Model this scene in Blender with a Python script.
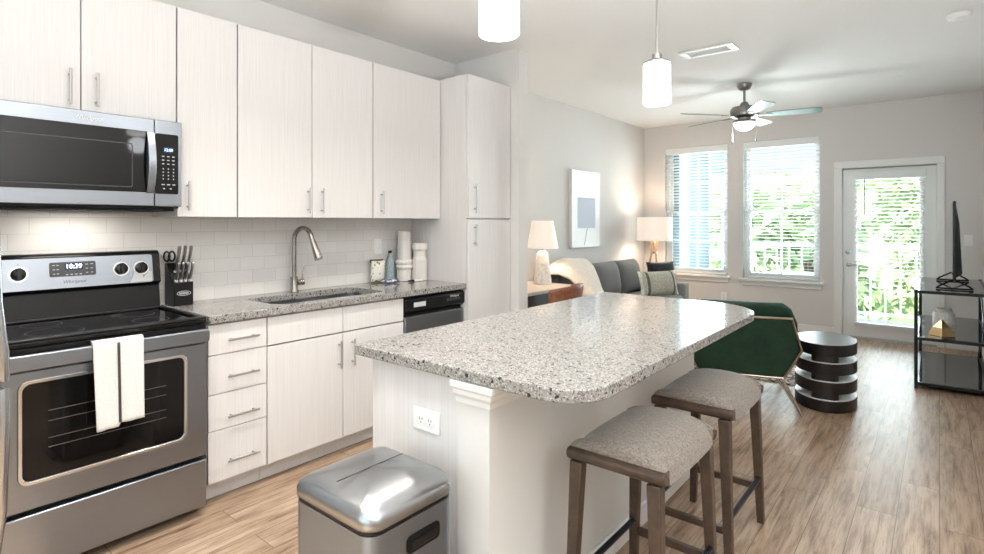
import bpy, bmesh, math, random
from mathutils import Vector, Matrix
for _o in list(bpy.data.objects): bpy.data.objects.remove(_o)
S = bpy.context.scene
COL = S.collection
PI = math.pi
random.seed(7)

# ------------------------------------------------------------------ camera
cd = bpy.data.cameras.new('camera'); cam = bpy.data.objects.new('camera', cd); COL.objects.link(cam)
cd.sensor_fit = 'HORIZONTAL'; cd.sensor_width = 36.0; cd.lens = 36.0 * 551 / 984
cd.shift_x = (492 - 474.5) / 984; cd.shift_y = -(277 - 222.3) / 984
cam.location = (0, 0, 1.361); cam.rotation_euler = (PI / 2, 0, math.radians(40.156))
cd.clip_start = 0.02
S.camera = cam
# ------------------------------------------------------------------ world, sun, exposure
W = bpy.data.worlds.new('world'); S.world = W; W.use_nodes = True
_bg = W.node_tree.nodes['Background']; _bg.inputs[0].default_value = (0.80, 0.91, 1.0, 1); _bg.inputs[1].default_value = 2.4
S.view_settings.view_transform = 'Standard'; S.view_settings.look = 'None'
S.view_settings.exposure = 0.30; S.view_settings.gamma = 1.0; S.view_settings.use_curve_mapping = False
def light(name, kind, loc, power, color=(1, 1, 1), size=0.2, size_y=None, direction=(0, 0, -1), shape=None, radius=None, spread=None):
    L = bpy.data.lights.new(name, kind); o = bpy.data.objects.new(name, L); COL.objects.link(o)
    o.location = loc; L.energy = power; L.color = color
    if kind == 'AREA':
        L.shape = shape or ('RECTANGLE' if size_y else 'DISK'); L.size = size
        if size_y: L.size_y = size_y
        if spread: L.spread = spread
    if radius is not None: L.shadow_soft_size = radius
    o.rotation_euler = Vector(direction).to_track_quat('-Z', 'Y').to_euler()
    return o
sun = light('sun', 'SUN', (0, -5, 12), 9.0, (1.0, 0.96, 0.88), direction=(-0.25, 0.75, -0.75)); sun.data.angle = 0.02
# aisle downlights, then added hall and rear fill (fixtures are built further down)
WARM = (1.0, 0.95, 0.89); NEUT = (0.93, 0.965, 1.0); COOL = (0.88, 0.945, 1.0)
DOWN = [(-1.85, 0.55, 9, WARM), (-1.85, 1.5, 8, WARM), (-1.85, 2.5, 6, WARM), (0.45, -0.5, 2, NEUT), (0.55, 1.5, 2, NEUT), (-1.1, -0.9, 1, NEUT)]
for (x, y, e, c) in DOWN: light('downlight_lamp', 'AREA', (x, y, 2.722), e, c, 0.15, spread=math.radians(110))
# daylight through the two windows and the glazed door
DAY = (0.86, 0.94, 1.0)
for (xc, w, zc, h_, e) in ((-2.6, 0.9, 1.55, 1.8, 62), (-1.55, 0.9, 1.55, 1.8, 62), (-0.45, 0.6, 1.1, 1.7, 46)):
    light('window_daylight', 'AREA', (xc, 8.35, zc), e, DAY, w, h_, direction=(0, -1, 0), shape='RECTANGLE')

light('back_fill_light', 'AREA', (-0.75, -1.56, 1.5), 3, (0.90, 0.96, 1.0), 3.2, 1.7, direction=(0, 1, 0), shape='RECTANGLE')  # added soft fill from behind the camera, at the added back window
# added fill lamps with unseen flush ceiling fixtures (built further down)
FLUSH_FILL = [(-0.75, -0.5, 2), (0.95, 1.1, 4)]
for (x, y, e) in FLUSH_FILL: light('flush_fill_lamp', 'AREA', (x, y, 2.645), e, COOL, 0.3)
UPL_FILL = [(0.5, 0.75, 100), (-0.9, -1.0, 16)]  # added unseen fill lamps, bounced off the ceiling
for (x, y, e) in UPL_FILL: light('uplighter_fill_lamp', 'AREA', (x, y, 1.40), e, NEUT, 0.22, direction=(0, 0, 1))
# ------------------------------------------------------------------ helpers
def lin(r, g=None, b=None):
    if g is None: g = b = r
    f = lambda c: (c / 255) / 12.92 if c / 255 <= 0.04045 else (((c / 255) + 0.055) / 1.055) ** 2.4
    return (f(r), f(g), f(b), 1)
def mat(name, col, rough=0.5, metal=0.0, **kw):
    m = bpy.data.materials.new(name); m.use_nodes = True
    b = m.node_tree.nodes['Principled BSDF']
    b.inputs['Base Color'].default_value = col; b.inputs['Roughness'].default_value = rough; b.inputs['Metallic'].default_value = metal
    for k, v in kw.items(): b.inputs[k.replace('_', ' ')].default_value = v
    return m
class NT:
    def __init__(s, m): s.t = m.node_tree; s.b = s.t.nodes['Principled BSDF']
    def n(s, typ, **kw):
        x = s.t.nodes.new(typ)
        for k, v in kw.items():
            if k in x.inputs: x.inputs[k].default_value = v
            else: setattr(x, k, v)
        return x
    def l(s, a, b): s.t.links.new(a, b)
    def coords(s, scale=(1, 1, 1), rot=(0, 0, 0)):
        g = s.n('ShaderNodeNewGeometry'); mp = s.n('ShaderNodeMapping'); mp.inputs['Scale'].default_value = scale; mp.inputs['Rotation'].default_value = rot
        s.l(g.outputs['Position'], mp.inputs['Vector']); return mp.outputs['Vector']
    def obco(s, scale=(1, 1, 1)):
        g = s.n('ShaderNodeTexCoord'); mp = s.n('ShaderNodeMapping'); mp.inputs['Scale'].default_value = scale
        s.l(g.outputs['Object'], mp.inputs['Vector']); return mp.outputs['Vector']
    def noise(s, vec, scale=5, detail=3, rough=0.5):
        x = s.n('ShaderNodeTexNoise'); x.inputs['Scale'].default_value = scale; x.inputs['Detail'].default_value = detail; x.inputs['Roughness'].default_value = rough
        s.l(vec, x.inputs['Vector']); return x.outputs[0]
    def ramp(s, fac, stops, interp='LINEAR'):
        r = s.n('ShaderNodeValToRGB'); r.color_ramp.interpolation = interp
        e = r.color_ramp.elements
        while len(e) < len(stops): e.new(0.5)
        for i, (p, c) in enumerate(stops): e[i].position = p; e[i].color = c
        s.l(fac, r.inputs[0]); return r.outputs[0]
    def mix(s, fac, a, b, mode='MIX'):
        x = s.n('ShaderNodeMix'); x.data_type = 'RGBA'; x.blend_type = mode
        for sock, v in ((x.inputs[0], fac), (x.inputs[6], a), (x.inputs[7], b)):
            if hasattr(v, 'is_linked'): s.l(v, sock)
            else: sock.default_value = v
        return x.outputs[2]
    def bump(s, h, st=0.2, dist=0.01):
        x = s.n('ShaderNodeBump'); x.inputs['Strength'].default_value = st; x.inputs['Distance'].default_value = dist
        s.l(h, x.inputs['Height']); s.l(x.outputs[0], s.b.inputs['Normal'])
    def col(s, c): s.l(c, s.b.inputs['Base Color'])

class MB:
    def __init__(s): s.bm = bmesh.new()
    def box(s, x0, x1, y0, y1, z0, z1):
        v = [s.bm.verts.new(p) for p in ((x0, y0, z0), (x1, y0, z0), (x1, y1, z0), (x0, y1, z0), (x0, y0, z1), (x1, y0, z1), (x1, y1, z1), (x0, y1, z1))]
        for f in ((3, 2, 1, 0), (4, 5, 6, 7), (0, 1, 5, 4), (1, 2, 6, 5), (2, 3, 7, 6), (3, 0, 4, 7)): s.bm.faces.new([v[i] for i in f])
        return s
    def hexa(s, bot, top):
        v = [s.bm.verts.new(p) for p in list(bot) + list(top)]
        for f in ((3, 2, 1, 0), (4, 5, 6, 7), (0, 1, 5, 4), (1, 2, 6, 5), (2, 3, 7, 6), (3, 0, 4, 7)): s.bm.faces.new([v[i] for i in f])
        return s
    def rings(s, rings, closed=False, caps=True):
        R = [[s.bm.verts.new(p) for p in r] for r in rings]; n = len(R[0])
        for a in range(len(R) - (0 if closed else 1)):
            A, B = R[a], R[(a + 1) % len(R)]
            for i in range(n): s.bm.faces.new((A[i], A[(i + 1) % n], B[(i + 1) % n], B[i]))
        if caps and not closed: s.bm.faces.new(R[0][::-1]); s.bm.faces.new(R[-1])
        return s
    def cyl(s, p0, p1, r0, r1=None, seg=16): return s.tube([p0, p1], r0, seg, radii=[r0, r0 if r1 is None else r1])
    def tube(s, pts, r, seg=8, closed=False, radii=None, flat=1.0):
        P = [Vector(p) for p in pts]; n = len(P); rings = []; prev = None
        for i in range(n):
            if closed: t = (P[(i + 1) % n] - P[i - 1]).normalized()
            elif i == 0: t = (P[1] - P[0]).normalized()
            elif i == n - 1: t = (P[-1] - P[-2]).normalized()
            else: t = ((P[i + 1] - P[i]).normalized() + (P[i] - P[i - 1]).normalized()).normalized()
            if prev is None:
                up = Vector((0, 0, 1)) if abs(t.z) < 0.9 else Vector((0, 1, 0)); u = t.cross(up).normalized()
            else: u = (prev - t * prev.dot(t)).normalized()
            prev = u; w = t.cross(u); rr = radii[i] if radii else r
            rings.append([P[i] + u * math.cos(2 * PI * k / seg) * rr + w * math.sin(2 * PI * k / seg) * rr * flat for k in range(seg)])
        return s.rings(rings, closed)
    def lathe(s, prof, c, seg=28):
        return s.rings([[(c[0] + r * math.cos(2 * PI * k / seg), c[1] + r * math.sin(2 * PI * k / seg), c[2] + z) for k in range(seg)] for r, z in prof])
    def prism(s, poly, axis, a0, a1):
        def P(p, a): return (a, p[0], p[1]) if axis == 'x' else (p[0], a, p[1]) if axis == 'y' else (p[0], p[1], a)
        s.rings([[P(p, a0) for p in poly], [P(p, a1) for p in poly]]); return s
    def ringprism(s, outer, inner, axis, a0, a1):
        def P(p, a): return (a, p[0], p[1]) if axis == 'x' else (p[0], a, p[1]) if axis == 'y' else (p[0], p[1], a)
        n = len(outer)
        return s.rings([[P(p, a0) for p in outer], [P(p, a1) for p in outer], [P(p, a1) for p in inner], [P(p, a0) for p in inner]], closed=True)
    def grid(s, fn, nu, nv, thick=None):
        V = [[s.bm.verts.new(fn(i / nu, j / nv)) for j in range(nv + 1)] for i in range(nu + 1)]
        for i in range(nu):
            for j in range(nv): s.bm.faces.new((V[i][j], V[i + 1][j], V[i + 1][j + 1], V[i][j + 1]))
        return s
    def raw(s, vs, fs):
        V = [s.bm.verts.new(p) for p in vs]
        for f in fs: s.bm.faces.new([V[i] for i in f])
        return s
    def xf(s, M): bmesh.ops.transform(s.bm, matrix=M, verts=s.bm.verts); return s
    def build(s, name, m, parent=None, bevel=0, seg=2, smooth=35, sub=0, solid=0, local=False, kind=None):
        bmesh.ops.recalc_face_normals(s.bm, faces=s.bm.faces)
        if parent is not None and not local:
            r = parent
            while r.parent: r = r.parent
            bmesh.ops.translate(s.bm, vec=-Vector(r.location), verts=s.bm.verts)
        me = bpy.data.meshes.new(name); s.bm.to_mesh(me); s.bm.free()
        if m: me.materials.append(m)
        me.polygons.foreach_set('use_smooth', [True] * len(me.polygons))
        if sub == 0: me.set_sharp_from_angle(angle=math.radians(smooth))
        o = bpy.data.objects.new(name, me); COL.objects.link(o)
        if parent is not None: o.parent = parent
        if solid: md = o.modifiers.new('solid', 'SOLIDIFY'); md.thickness = solid; md.offset = 0
        if bevel:
            md = o.modifiers.new('bevel', 'BEVEL'); md.width = bevel; md.segments = seg; md.limit_method = 'ANGLE'; md.angle_limit = math.radians(38)
        if sub: md = o.modifiers.new('sub', 'SUBSURF'); md.levels = sub; md.render_levels = sub
        if kind: o['kind'] = kind
        return o
def tag(o, label, cat, group=None):
    o['label'] = label; o['category'] = cat
    if group: o['group'] = group
    return o
def thing(name, label, cat, loc=(0, 0, 0), rz=0, group=None):
    o = bpy.data.objects.new(name, None); COL.objects.link(o); o.location = loc; o.rotation_euler = (0, 0, rz); o.empty_display_size = 0.05
    return tag(o, label, cat, group)
def root_struct(name, loc=(0, 0, 0)):
    o = bpy.data.objects.new(name, None); COL.objects.link(o); o.location = loc; o['kind'] = 'structure'; o.empty_display_size = 0.05
    return o
def struct(mb, name, m, **kw): return mb.build(name, m, kind='structure', **kw)
def dup(root, loc, rz, label, group=None):
    r = root.copy(); COL.objects.link(r); r.location = loc; r.rotation_euler = (0, 0, rz); r['label'] = label
    if group: r['group'] = group
    for ch in list(root.children):
        c = ch.copy(); COL.objects.link(c); c.parent = r
        for g in list(ch.children):
            d = g.copy(); COL.objects.link(d); d.parent = c
    return r
def rrect(x0, x1, y0, y1, r, n=6):
    rs = r if isinstance(r, (list, tuple)) else [r] * 4     # order: x1y0, x1y1, x0y1, x0y0
    P = []
    for (cx, cy, a0, rr) in ((x1 - rs[0], y0 + rs[0], -90, rs[0]), (x1 - rs[1], y1 - rs[1], 0, rs[1]), (x0 + rs[2], y1 - rs[2], 90, rs[2]), (x0 + rs[3], y0 + rs[3], 180, rs[3])):
        for k in range(n + 1):
            a = math.radians(a0 + 90 * k / n); P.append((cx + rr * math.cos(a), cy + rr * math.sin(a)))
    return P
FACE_X = Matrix(((0, 0, 1, 0), (1, 0, 0, 0), (0, 1, 0, 0), (0, 0, 0, 1)))      # text on a surface that looks towards +x
def text(s, size, M, name, m, parent, depth=0.0006, shear=0, sx=1.0):
    c = bpy.data.curves.new('t', 'FONT'); c.body = s; c.size = size; c.extrude = depth; c.align_x = 'CENTER'; c.align_y = 'CENTER'; c.shear = shear
    o = bpy.data.objects.new('t', c); COL.objects.link(o); bpy.context.view_layer.update()
    me = bpy.data.meshes.new_from_object(o); bpy.data.objects.remove(o); bpy.data.curves.remove(c)
    me.transform(M @ Matrix.Diagonal((sx, 1, 1, 1)))
    r = parent
    while r.parent: r = r.parent
    me.transform(Matrix.Translation(-Vector(r.location)))
    me.materials.clear(); me.materials.append(m)
    o = bpy.data.objects.new(name, me); COL.objects.link(o); o.parent = parent
    return o
def at(x, y, z, R=FACE_X): return Matrix.Translation((x, y, z)) @ R
def pillow_mb(w, h, t, n=12, p=2.6, pinch=0.06):
    """cushion in local xz plane, thickness along y, centre at origin"""
    mb = MB()
    def side(sg):
        def fn(a, b):
            u, v = 2 * a - 1, 2 * b - 1
            k = (max(0, (1 - abs(u) ** p)) * max(0, (1 - abs(v) ** p))) ** 0.55
            return (u * w / 2 * (1 - pinch * (1 - abs(v)) * abs(u) ** 3 * 0 - pinch * (1 - v * v) * u * u), sg * t / 2 * k, v * h / 2 * (1 - pinch * (1 - u * u) * v * v))
        return fn
    mb.grid(side(1), n, n); mb.grid(side(-1), n, n)
    bmesh.ops.remove_doubles(mb.bm, verts=mb.bm.verts, dist=1e-5)
    return mb
def soft_box(w, d, h, r=0.04, crown=0.0, n=8):
    """rounded upholstery block, centred on x,y, base at z=0"""
    mb = MB(); rings = []
    outer = lambda k: rrect(-w / 2 + k, w / 2 - k, -d / 2 + k, d / 2 - k, max(r - k * 0.5, 0.004), 5)
    for (k, z) in ((r * 0.7, 0), (r * 0.2, r * 0.25), (0, r), (0, h - r), (r * 0.2, h - r * 0.25), (r * 0.7, h)):
        rings.append([(p[0], p[1], z) for p in outer(k)])
    if crown:
        for f, dz in ((0.75, crown * 0.55), (0.45, crown * 0.9), (0.15, crown)):
            rings.append([(p[0] * f, p[1] * f, h + dz) for p in outer(r * 0.7)])
    mb.rings(rings); return mb

# ------------------------------------------------------------------ materials
M = {}
m = M['wall'] = mat('wall_paint', lin(220, 217, 213), 0.75); t = NT(m); n = t.noise(t.coords(), 140, 3); t.bump(n, 0.06, 0.002)
m = M['ceil'] = mat('ceiling_paint', lin(240, 239, 236), 0.85); t = NT(m); n = t.noise(t.coords(), 60, 4, 0.6); t.bump(n, 0.35, 0.006)
M['trim'] = mat('white_trim', lin(236, 235, 232), 0.35)
m = M['island_wall'] = mat('island_paint', lin(222, 220, 216), 0.6); t = NT(m); n = t.noise(t.coords(), 120, 3); t.bump(n, 0.05, 0.002)
# floor planks running towards the windows
m = M['floor'] = mat('plank_floor', lin(180, 145, 115), 0.42); t = NT(m)
g = t.n('ShaderNodeNewGeometry'); sp = t.n('ShaderNodeSeparateXYZ'); t.l(g.outputs['Position'], sp.inputs[0])
cb = t.n('ShaderNodeCombineXYZ'); t.l(sp.outputs['Y'], cb.inputs['X']); t.l(sp.outputs['X'], cb.inputs['Y'])
bk = t.n('ShaderNodeTexBrick'); bk.offset = 0.37; bk.offset_frequency = 2; bk.inputs['Scale'].default_value = 1; bk.inputs['Brick Width'].default_value = 1.22; bk.inputs['Row Height'].default_value = 0.152
bk.inputs['Mortar Size'].default_value = 0.0016; bk.inputs['Mortar Smooth'].default_value = 0.2; bk.inputs['Bias'].default_value = 0.0
bk.inputs['Color1'].default_value = (0, 0, 0, 1); bk.inputs['Color2'].default_value = (1, 1, 1, 1); bk.inputs['Mortar'].default_value = (0.5, 0.5, 0.5, 1)
t.l(cb.outputs[0], bk.inputs['Vector'])
plank = t.ramp(bk.outputs['Color'], [(0.0, lin(176, 153, 131)), (0.5, lin(187, 165, 143)), (1.0, lin(197, 176, 155))])
sc = t.n('ShaderNodeVectorMath'); sc.operation = 'SCALE'; sc.inputs['Scale'].default_value = 9.0; t.l(bk.outputs['Color'], sc.inputs[0])
off = t.n('ShaderNodeVectorMath'); off.operation = 'ADD'; t.l(g.outputs['Position'], off.inputs[0]); t.l(sc.outputs[0], off.inputs[1])
mp = t.n('ShaderNodeMapping'); mp.inputs['Scale'].default_value = (34, 2.6, 1); t.l(off.outputs[0], mp.inputs['Vector'])
gr = t.noise(mp.outputs[0], 1.0, 7, 0.62)
mp2 = t.n('ShaderNodeMapping'); mp2.inputs['Scale'].default_value = (150, 6, 1); t.l(off.outputs[0], mp2.inputs['Vector'])
gr2 = t.noise(mp2.outputs[0], 1.0, 4, 0.7)
c1 = t.mix(0.85, plank, t.ramp(gr, [(0.30, lin(120, 100, 86)), (0.42, lin(202, 188, 176)), (0.54, lin(242, 236, 230)), (0.7, lin(255, 253, 250))]), 'MULTIPLY')
c2 = t.mix(0.55, c1, t.ramp(gr2, [(0.32, lin(130, 112, 100)), (0.5, lin(245, 240, 235)), (0.7, lin(255, 255, 255))]), 'MULTIPLY')
mp3 = t.n('ShaderNodeMapping'); mp3.inputs['Scale'].default_value = (22, 5.5, 1); t.l(off.outputs[0], mp3.inputs['Vector'])
kn_ = t.noise(mp3.outputs[0], 1.0, 3, 0.55)
c2 = t.mix(0.7, c2, t.ramp(kn_, [(0.24, lin(110, 88, 72)), (0.34, lin(235, 228, 222)), (0.4, lin(255, 255, 255))]), 'MULTIPLY')
c3 = t.mix(bk.outputs['Fac'], c2, lin(96, 76, 62)); t.col(c3); t.bump(gr, 0.08, 0.004)
# granite
m = M['granite'] = mat('speckled_granite', lin(190, 186, 178), 0.07, Specular_IOR_Level=0.4); t = NT(m); co = t.coords()
v1 = t.n('ShaderNodeTexVoronoi'); v1.inputs['Scale'].default_value = 245; t.l(co, v1.inputs['Vector'])
s1 = t.n('ShaderNodeSeparateColor'); t.l(v1.outputs['Color'], s1.inputs[0])
a = t.ramp(s1.outputs[0], [(0.0, lin(82, 79, 76)), (0.05, lin(118, 115, 110)), (0.15, lin(141, 137, 132)), (0.42, lin(152, 148, 143)), (0.70, lin(162, 159, 154)), (0.90, lin(184, 182, 178))], 'CONSTANT')
v2 = t.n('ShaderNodeTexVoronoi'); v2.inputs['Scale'].default_value = 115; t.l(co, v2.inputs['Vector'])
s2 = t.n('ShaderNodeSeparateColor'); t.l(v2.outputs['Color'], s2.inputs[0])
bfac = t.ramp(s2.outputs[1], [(0.0, (1, 1, 1, 1)), (0.035, (0.45, 0.45, 0.45, 1)), (0.09, (0, 0, 0, 1))], 'CONSTANT')
t.col(t.mix(bfac, a, lin(62, 59, 57)))
# cabinet laminate with a fine vertical grain
m = M['cab'] = mat('white_laminate', lin(232, 227, 222), 0.42); t = NT(m)
nz = t.noise(t.coords((190, 190, 2.5)), 1.0, 3, 0.6); t.col(t.ramp(nz, [(0.3, lin(216, 212, 209)), (0.7, lin(226, 223, 221))]))
M['cabin'] = mat('cabinet_carcass', lin(190, 184, 178), 0.6)
# subway tile
m = M['tile'] = mat('white_subway_tile', lin(226, 223, 218), 0.18); t = NT(m)
g = t.n('ShaderNodeNewGeometry'); sp = t.n('ShaderNodeSeparateXYZ'); t.l(g.outputs['Position'], sp.inputs[0])
cb = t.n('ShaderNodeCombineXYZ'); t.l(sp.outputs['Y'], cb.inputs['X'])
sb = t.n('ShaderNodeMath'); sb.operation = 'SUBTRACT'; sb.inputs[1].default_value = 0.914; t.l(sp.outputs['Z'], sb.inputs[0]); t.l(sb.outputs[0], cb.inputs['Y'])
bk = t.n('ShaderNodeTexBrick'); bk.offset = 0.5; bk.inputs['Scale'].default_value = 1; bk.inputs['Brick Width'].default_value = 0.1555; bk.inputs['Row Height'].default_value = 0.0785
bk.inputs['Mortar Size'].default_value = 0.0014; bk.inputs['Mortar Smooth'].default_value = 0.3; bk.inputs['Color1'].default_value = lin(222, 219, 214); bk.inputs['Color2'].default_value = lin(230, 227, 223); bk.inputs['Mortar'].default_value = lin(204, 200, 195)
t.l(cb.outputs[0], bk.inputs['Vector']); t.col(bk.outputs['Color'])
iv = t.n('ShaderNodeMath'); iv.operation = 'SUBTRACT'; iv.inputs[0].default_value = 1; t.l(bk.outputs['Fac'], iv.inputs[1]); t.bump(iv.outputs[0], 0.25, 0.002)
# metals
def brushed(name, c, rough, sc, amp=0.10):
    m = mat(name, c, rough, 1.0); t = NT(m); nz = t.noise(t.coords(sc), 1.0, 4, 0.6)
    t.col(t.ramp(nz, [(0.25, tuple(v * (1 - amp) for v in c[:3]) + (1,)), (0.75, tuple(min(1, v * (1 + amp)) for v in c[:3]) + (1,))]))
    rr = t.n('ShaderNodeMapRange'); rr.inputs['To Min'].default_value = rough * 0.93; rr.inputs['To Max'].default_value = rough * 1.1; t.l(nz, rr.inputs['Value']); t.l(rr.outputs[0], t.b.inputs['Roughness'])
    t.bump(nz, 0.01, 0.0005)
    return m
M['steel'] = brushed('brushed_stainless', lin(152, 157, 164), 0.3, (5, 5, 420), 0.035)
M['steel_v'] = brushed('brushed_stainless_vertical', lin(184, 186, 189), 0.25, (300, 300, 4), 0.035)
M['bin_steel'] = brushed('bin_stainless', lin(140, 149, 160), 0.36, (300, 300, 4), 0.05)
M['steel_lid'] = brushed('polished_steel_lid', lin(168, 170, 172), 0.30, (200, 8, 12), 0.04)
M['nickel'] = mat('satin_nickel', lin(184, 182, 180), 0.28, 1.0)
M['faucet'] = mat('brushed_faucet_nickel', lin(168, 160, 152), 0.25, 1.0)
M['chrome'] = mat('chrome', lin(225, 225, 225), 0.1, 1.0)
M['black_gloss'] = mat('black_glass', lin(8, 8, 9), 0.05, Specular_IOR_Level=0.4)
M['black'] = mat('black_plastic', lin(15, 15, 16), 0.3, Specular_IOR_Level=0.35)
M['black_matte'] = mat('black_matte', lin(12, 12, 13), 0.55, Specular_IOR_Level=0.25)
M['oven_glass'] = mat('dark_oven_glass', lin(14, 13, 12), 0.06, Specular_IOR_Level=0.4)
M['dgrey'] = mat('dark_grey_panel', lin(62, 62, 64), 0.35)
M['white'] = mat('white_plastic', lin(240, 239, 236), 0.35)
M['print'] = mat('light_print', lin(205, 205, 205), 0.5)
M['print_dark'] = mat('dark_print', lin(70, 68, 66), 0.5)
M['rack'] = mat('oven_rack_metal', lin(150, 148, 144), 0.3, 1.0)
def emis(name, c, st):
    m = mat(name, (0.8, 0.8, 0.8, 1), 0.5); b = m.node_tree.nodes['Principled BSDF']; b.inputs['Emission Color'].default_value = c; b.inputs['Emission Strength'].default_value = st; return m
M['led_blue'] = emis('blue_display_digits', (0.25, 0.55, 1.0, 1), 3.0)
M['led_bg'] = mat('display_window', lin(30, 50, 92), 0.2)
M['led_white'] = emis('white_display_digits', (0.85, 0.92, 1.0, 1), 3.0)
M['shade_glow'] = emis('lit_frosted_glass', (1.0, 0.985, 0.96, 1), 6)
M['bowl_glow'] = emis('lit_fan_bowl', (1.0, 0.96, 0.9, 1), 3.0)
M['lamp_cloth'] = emis('lit_linen_shade', (1.0, 0.86, 0.74, 1), 0.42); M['lamp_cloth'].node_tree.nodes['Principled BSDF'].inputs['Base Color'].default_value = lin(225, 210, 198)
M['flush_fill_glow'] = emis('lit_flush_fill_diffuser', (0.95, 0.98, 1.0, 1), 2.5)  # glow of the added flush fill lights
M['down_glow'] = emis('lit_downlight_lens', (1.0, 0.95, 0.88, 1), 4.0)
# fabrics, wood, leather
def fabric(name, c0, c1, sc=900, rough=0.9, sheen=0.2, bump=0.25):
    m = mat(name, c0, rough, Sheen_Weight=sheen); t = NT(m)
    a = t.noise(t.obco((sc * 0.14, sc, sc * 0.14)), 1.0, 2); b = t.noise(t.obco((sc, sc * 0.14, sc * 0.5)), 1.0, 2)
    mx = t.n('ShaderNodeMath'); mx.operation = 'ADD'; t.l(a, mx.inputs[0]); t.l(b, mx.inputs[1])
    hf = t.n('ShaderNodeMath'); hf.operation = 'MULTIPLY'; hf.inputs[1].default_value = 0.5; t.l(mx.outputs[0], hf.inputs[0])
    t.col(t.ramp(hf.outputs[0], [(0.36, c0), (0.64, c1)])); t.bump(hf.outputs[0], bump, 0.002); return m
M['stool_fab'] = fabric('grey_tweed', lin(100, 91, 84), lin(154, 143, 132), 560)
M['sofa'] = fabric('grey_sofa_cloth', lin(118, 120, 119), lin(158, 159, 157), 500)
M['sofa_dark'] = fabric('darker_grey_cloth', lin(94, 93, 92), lin(128, 126, 124), 500)
M['towel'] = fabric('white_cotton_towel', lin(206, 204, 200), lin(224, 222, 218), 700)
m = M['throw'] = fabric('cream_sherpa', lin(226, 214, 198), lin(246, 238, 226), 160, bump=0.6)
m = M['pattern_pillow'] = mat('striped_pillow_cloth', lin(200, 196, 182), 0.9); t = NT(m)
tc = t.n('ShaderNodeTexCoord'); sp = t.n('ShaderNodeSeparateXYZ'); t.l(tc.outputs['Object'], sp.inputs[0])
ab = t.n('ShaderNodeMath'); ab.operation = 'ABSOLUTE'; t.l(sp.outputs['X'], ab.inputs[0])
mr = t.n('ShaderNodeMath'); mr.operation = 'MULTIPLY'; mr.inputs[1].default_value = 3.3; t.l(ab.outputs[0], mr.inputs[0])
band = t.ramp(mr.outputs[0], [(0.0, lin(182, 180, 168)), (0.55, lin(104, 106, 98)), (0.66, lin(190, 188, 172)), (0.80, lin(238, 234, 222))], 'CONSTANT')
nz = t.noise(t.obco(), 60, 4, 0.7); t.col(t.mix(0.5, band, t.ramp(nz, [(0.35, lin(128, 126, 118)), (0.65, lin(232, 229, 220))]), 'OVERLAY'))
M['black_fur'] = fabric('black_plush', lin(16, 17, 20), lin(46, 48, 54), 120, bump=0.8)
m = M['velvet'] = mat('green_velvet', lin(20, 58, 40), 0.6, Sheen_Weight=0.5, Sheen_Roughness=0.35); m.node_tree.nodes['Principled BSDF'].inputs['Sheen Tint'].default_value = lin(90, 140, 110); t = NT(m)
nz = t.noise(t.obco(), 9, 4, 0.6); t.col(t.ramp(nz, [(0.3, lin(12, 42, 29)), (0.7, lin(28, 66, 47))])); t.bump(nz, 0.1, 0.01)
def wood(name, c0, c1, rough=0.4, sc=(40, 40, 4)):
    m = mat(name, c0, rough); t = NT(m); nz = t.noise(t.obco(sc), 1.0, 6, 0.65); t.col(t.ramp(nz, [(0.3, c0), (0.7, c1)])); return m
M['walnut'] = wood('brown_stained_wood', lin(58, 45, 36), lin(88, 70, 57), 0.36, (18, 18, 18))
M['lampwood'] = wood('light_wood', lin(160, 122, 88), lin(190, 152, 116), 0.45)
M['desk_top'] = wood('pale_desk_top', lin(196, 182, 166), lin(214, 202, 188), 0.3, (6, 50, 6))
m = M['leather'] = mat('brown_leather', lin(134, 84, 60), 0.38); t = NT(m); nz = t.noise(t.obco(), 26, 5, 0.6); t.col(t.ramp(nz, [(0.3, lin(116, 70, 50)), (0.7, lin(156, 104, 78))])); t.bump(nz, 0.2, 0.004)
M['bar_metal'] = mat('blue_black_metal', lin(38, 46, 58), 0.28, 0.8)
M['champagne'] = mat('champagne_metal', lin(196, 182, 170), 0.25, 1.0)
M['espresso'] = wood('espresso_wood', lin(20, 17, 16), lin(34, 29, 27), 0.3, (10, 10, 60))
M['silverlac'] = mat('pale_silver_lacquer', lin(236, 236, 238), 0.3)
M['frame_black'] = mat('black_steel_frame', lin(24, 26, 30), 0.35, 0.4)
M['shelf_glass'] = mat('smoked_glass_shelf', lin(48, 52, 58), 0.06, Specular_IOR_Level=0.8)
M['gold'] = mat('brushed_gold', lin(214, 186, 138), 0.3, 1.0)
m = M['ceramic'] = mat('white_ceramic', lin(222, 216, 210), 0.3)
m = M['speck'] = mat('mottled_ceramic', lin(226, 224, 220), 0.5); t = NT(m); nz = t.noise(t.obco(), 40, 4, 0.7); t.col(t.ramp(nz, [(0.3, lin(196, 192, 186)), (0.55, lin(236, 234, 230))]))
M['fan_metal'] = mat('fan_pewter', lin(148, 145, 142), 0.35, 0.9)
m = M['blade'] = mat('fan_blade', lin(98, 124, 116), 0.35)
M['blind'] = mat('white_blind', lin(238, 240, 238), 0.5)
M['vinyl'] = mat('white_vinyl', lin(238, 240, 240), 0.4)
m = M['rug'] = mat('patterned_rug', lin(190, 180, 168), 0.95); t = NT(m)
v = t.n('ShaderNodeTexVoronoi'); v.feature = 'DISTANCE_TO_EDGE'; v.inputs['Scale'].default_value = 16; t.l(t.coords(), v.inputs['Vector'])
t.col(t.ramp(v.outputs[0], [(0.0, lin(96, 84, 76)), (0.06, lin(120, 104, 94)), (0.12, lin(206, 196, 184)), (0.3, lin(218, 210, 200))]))
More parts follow.
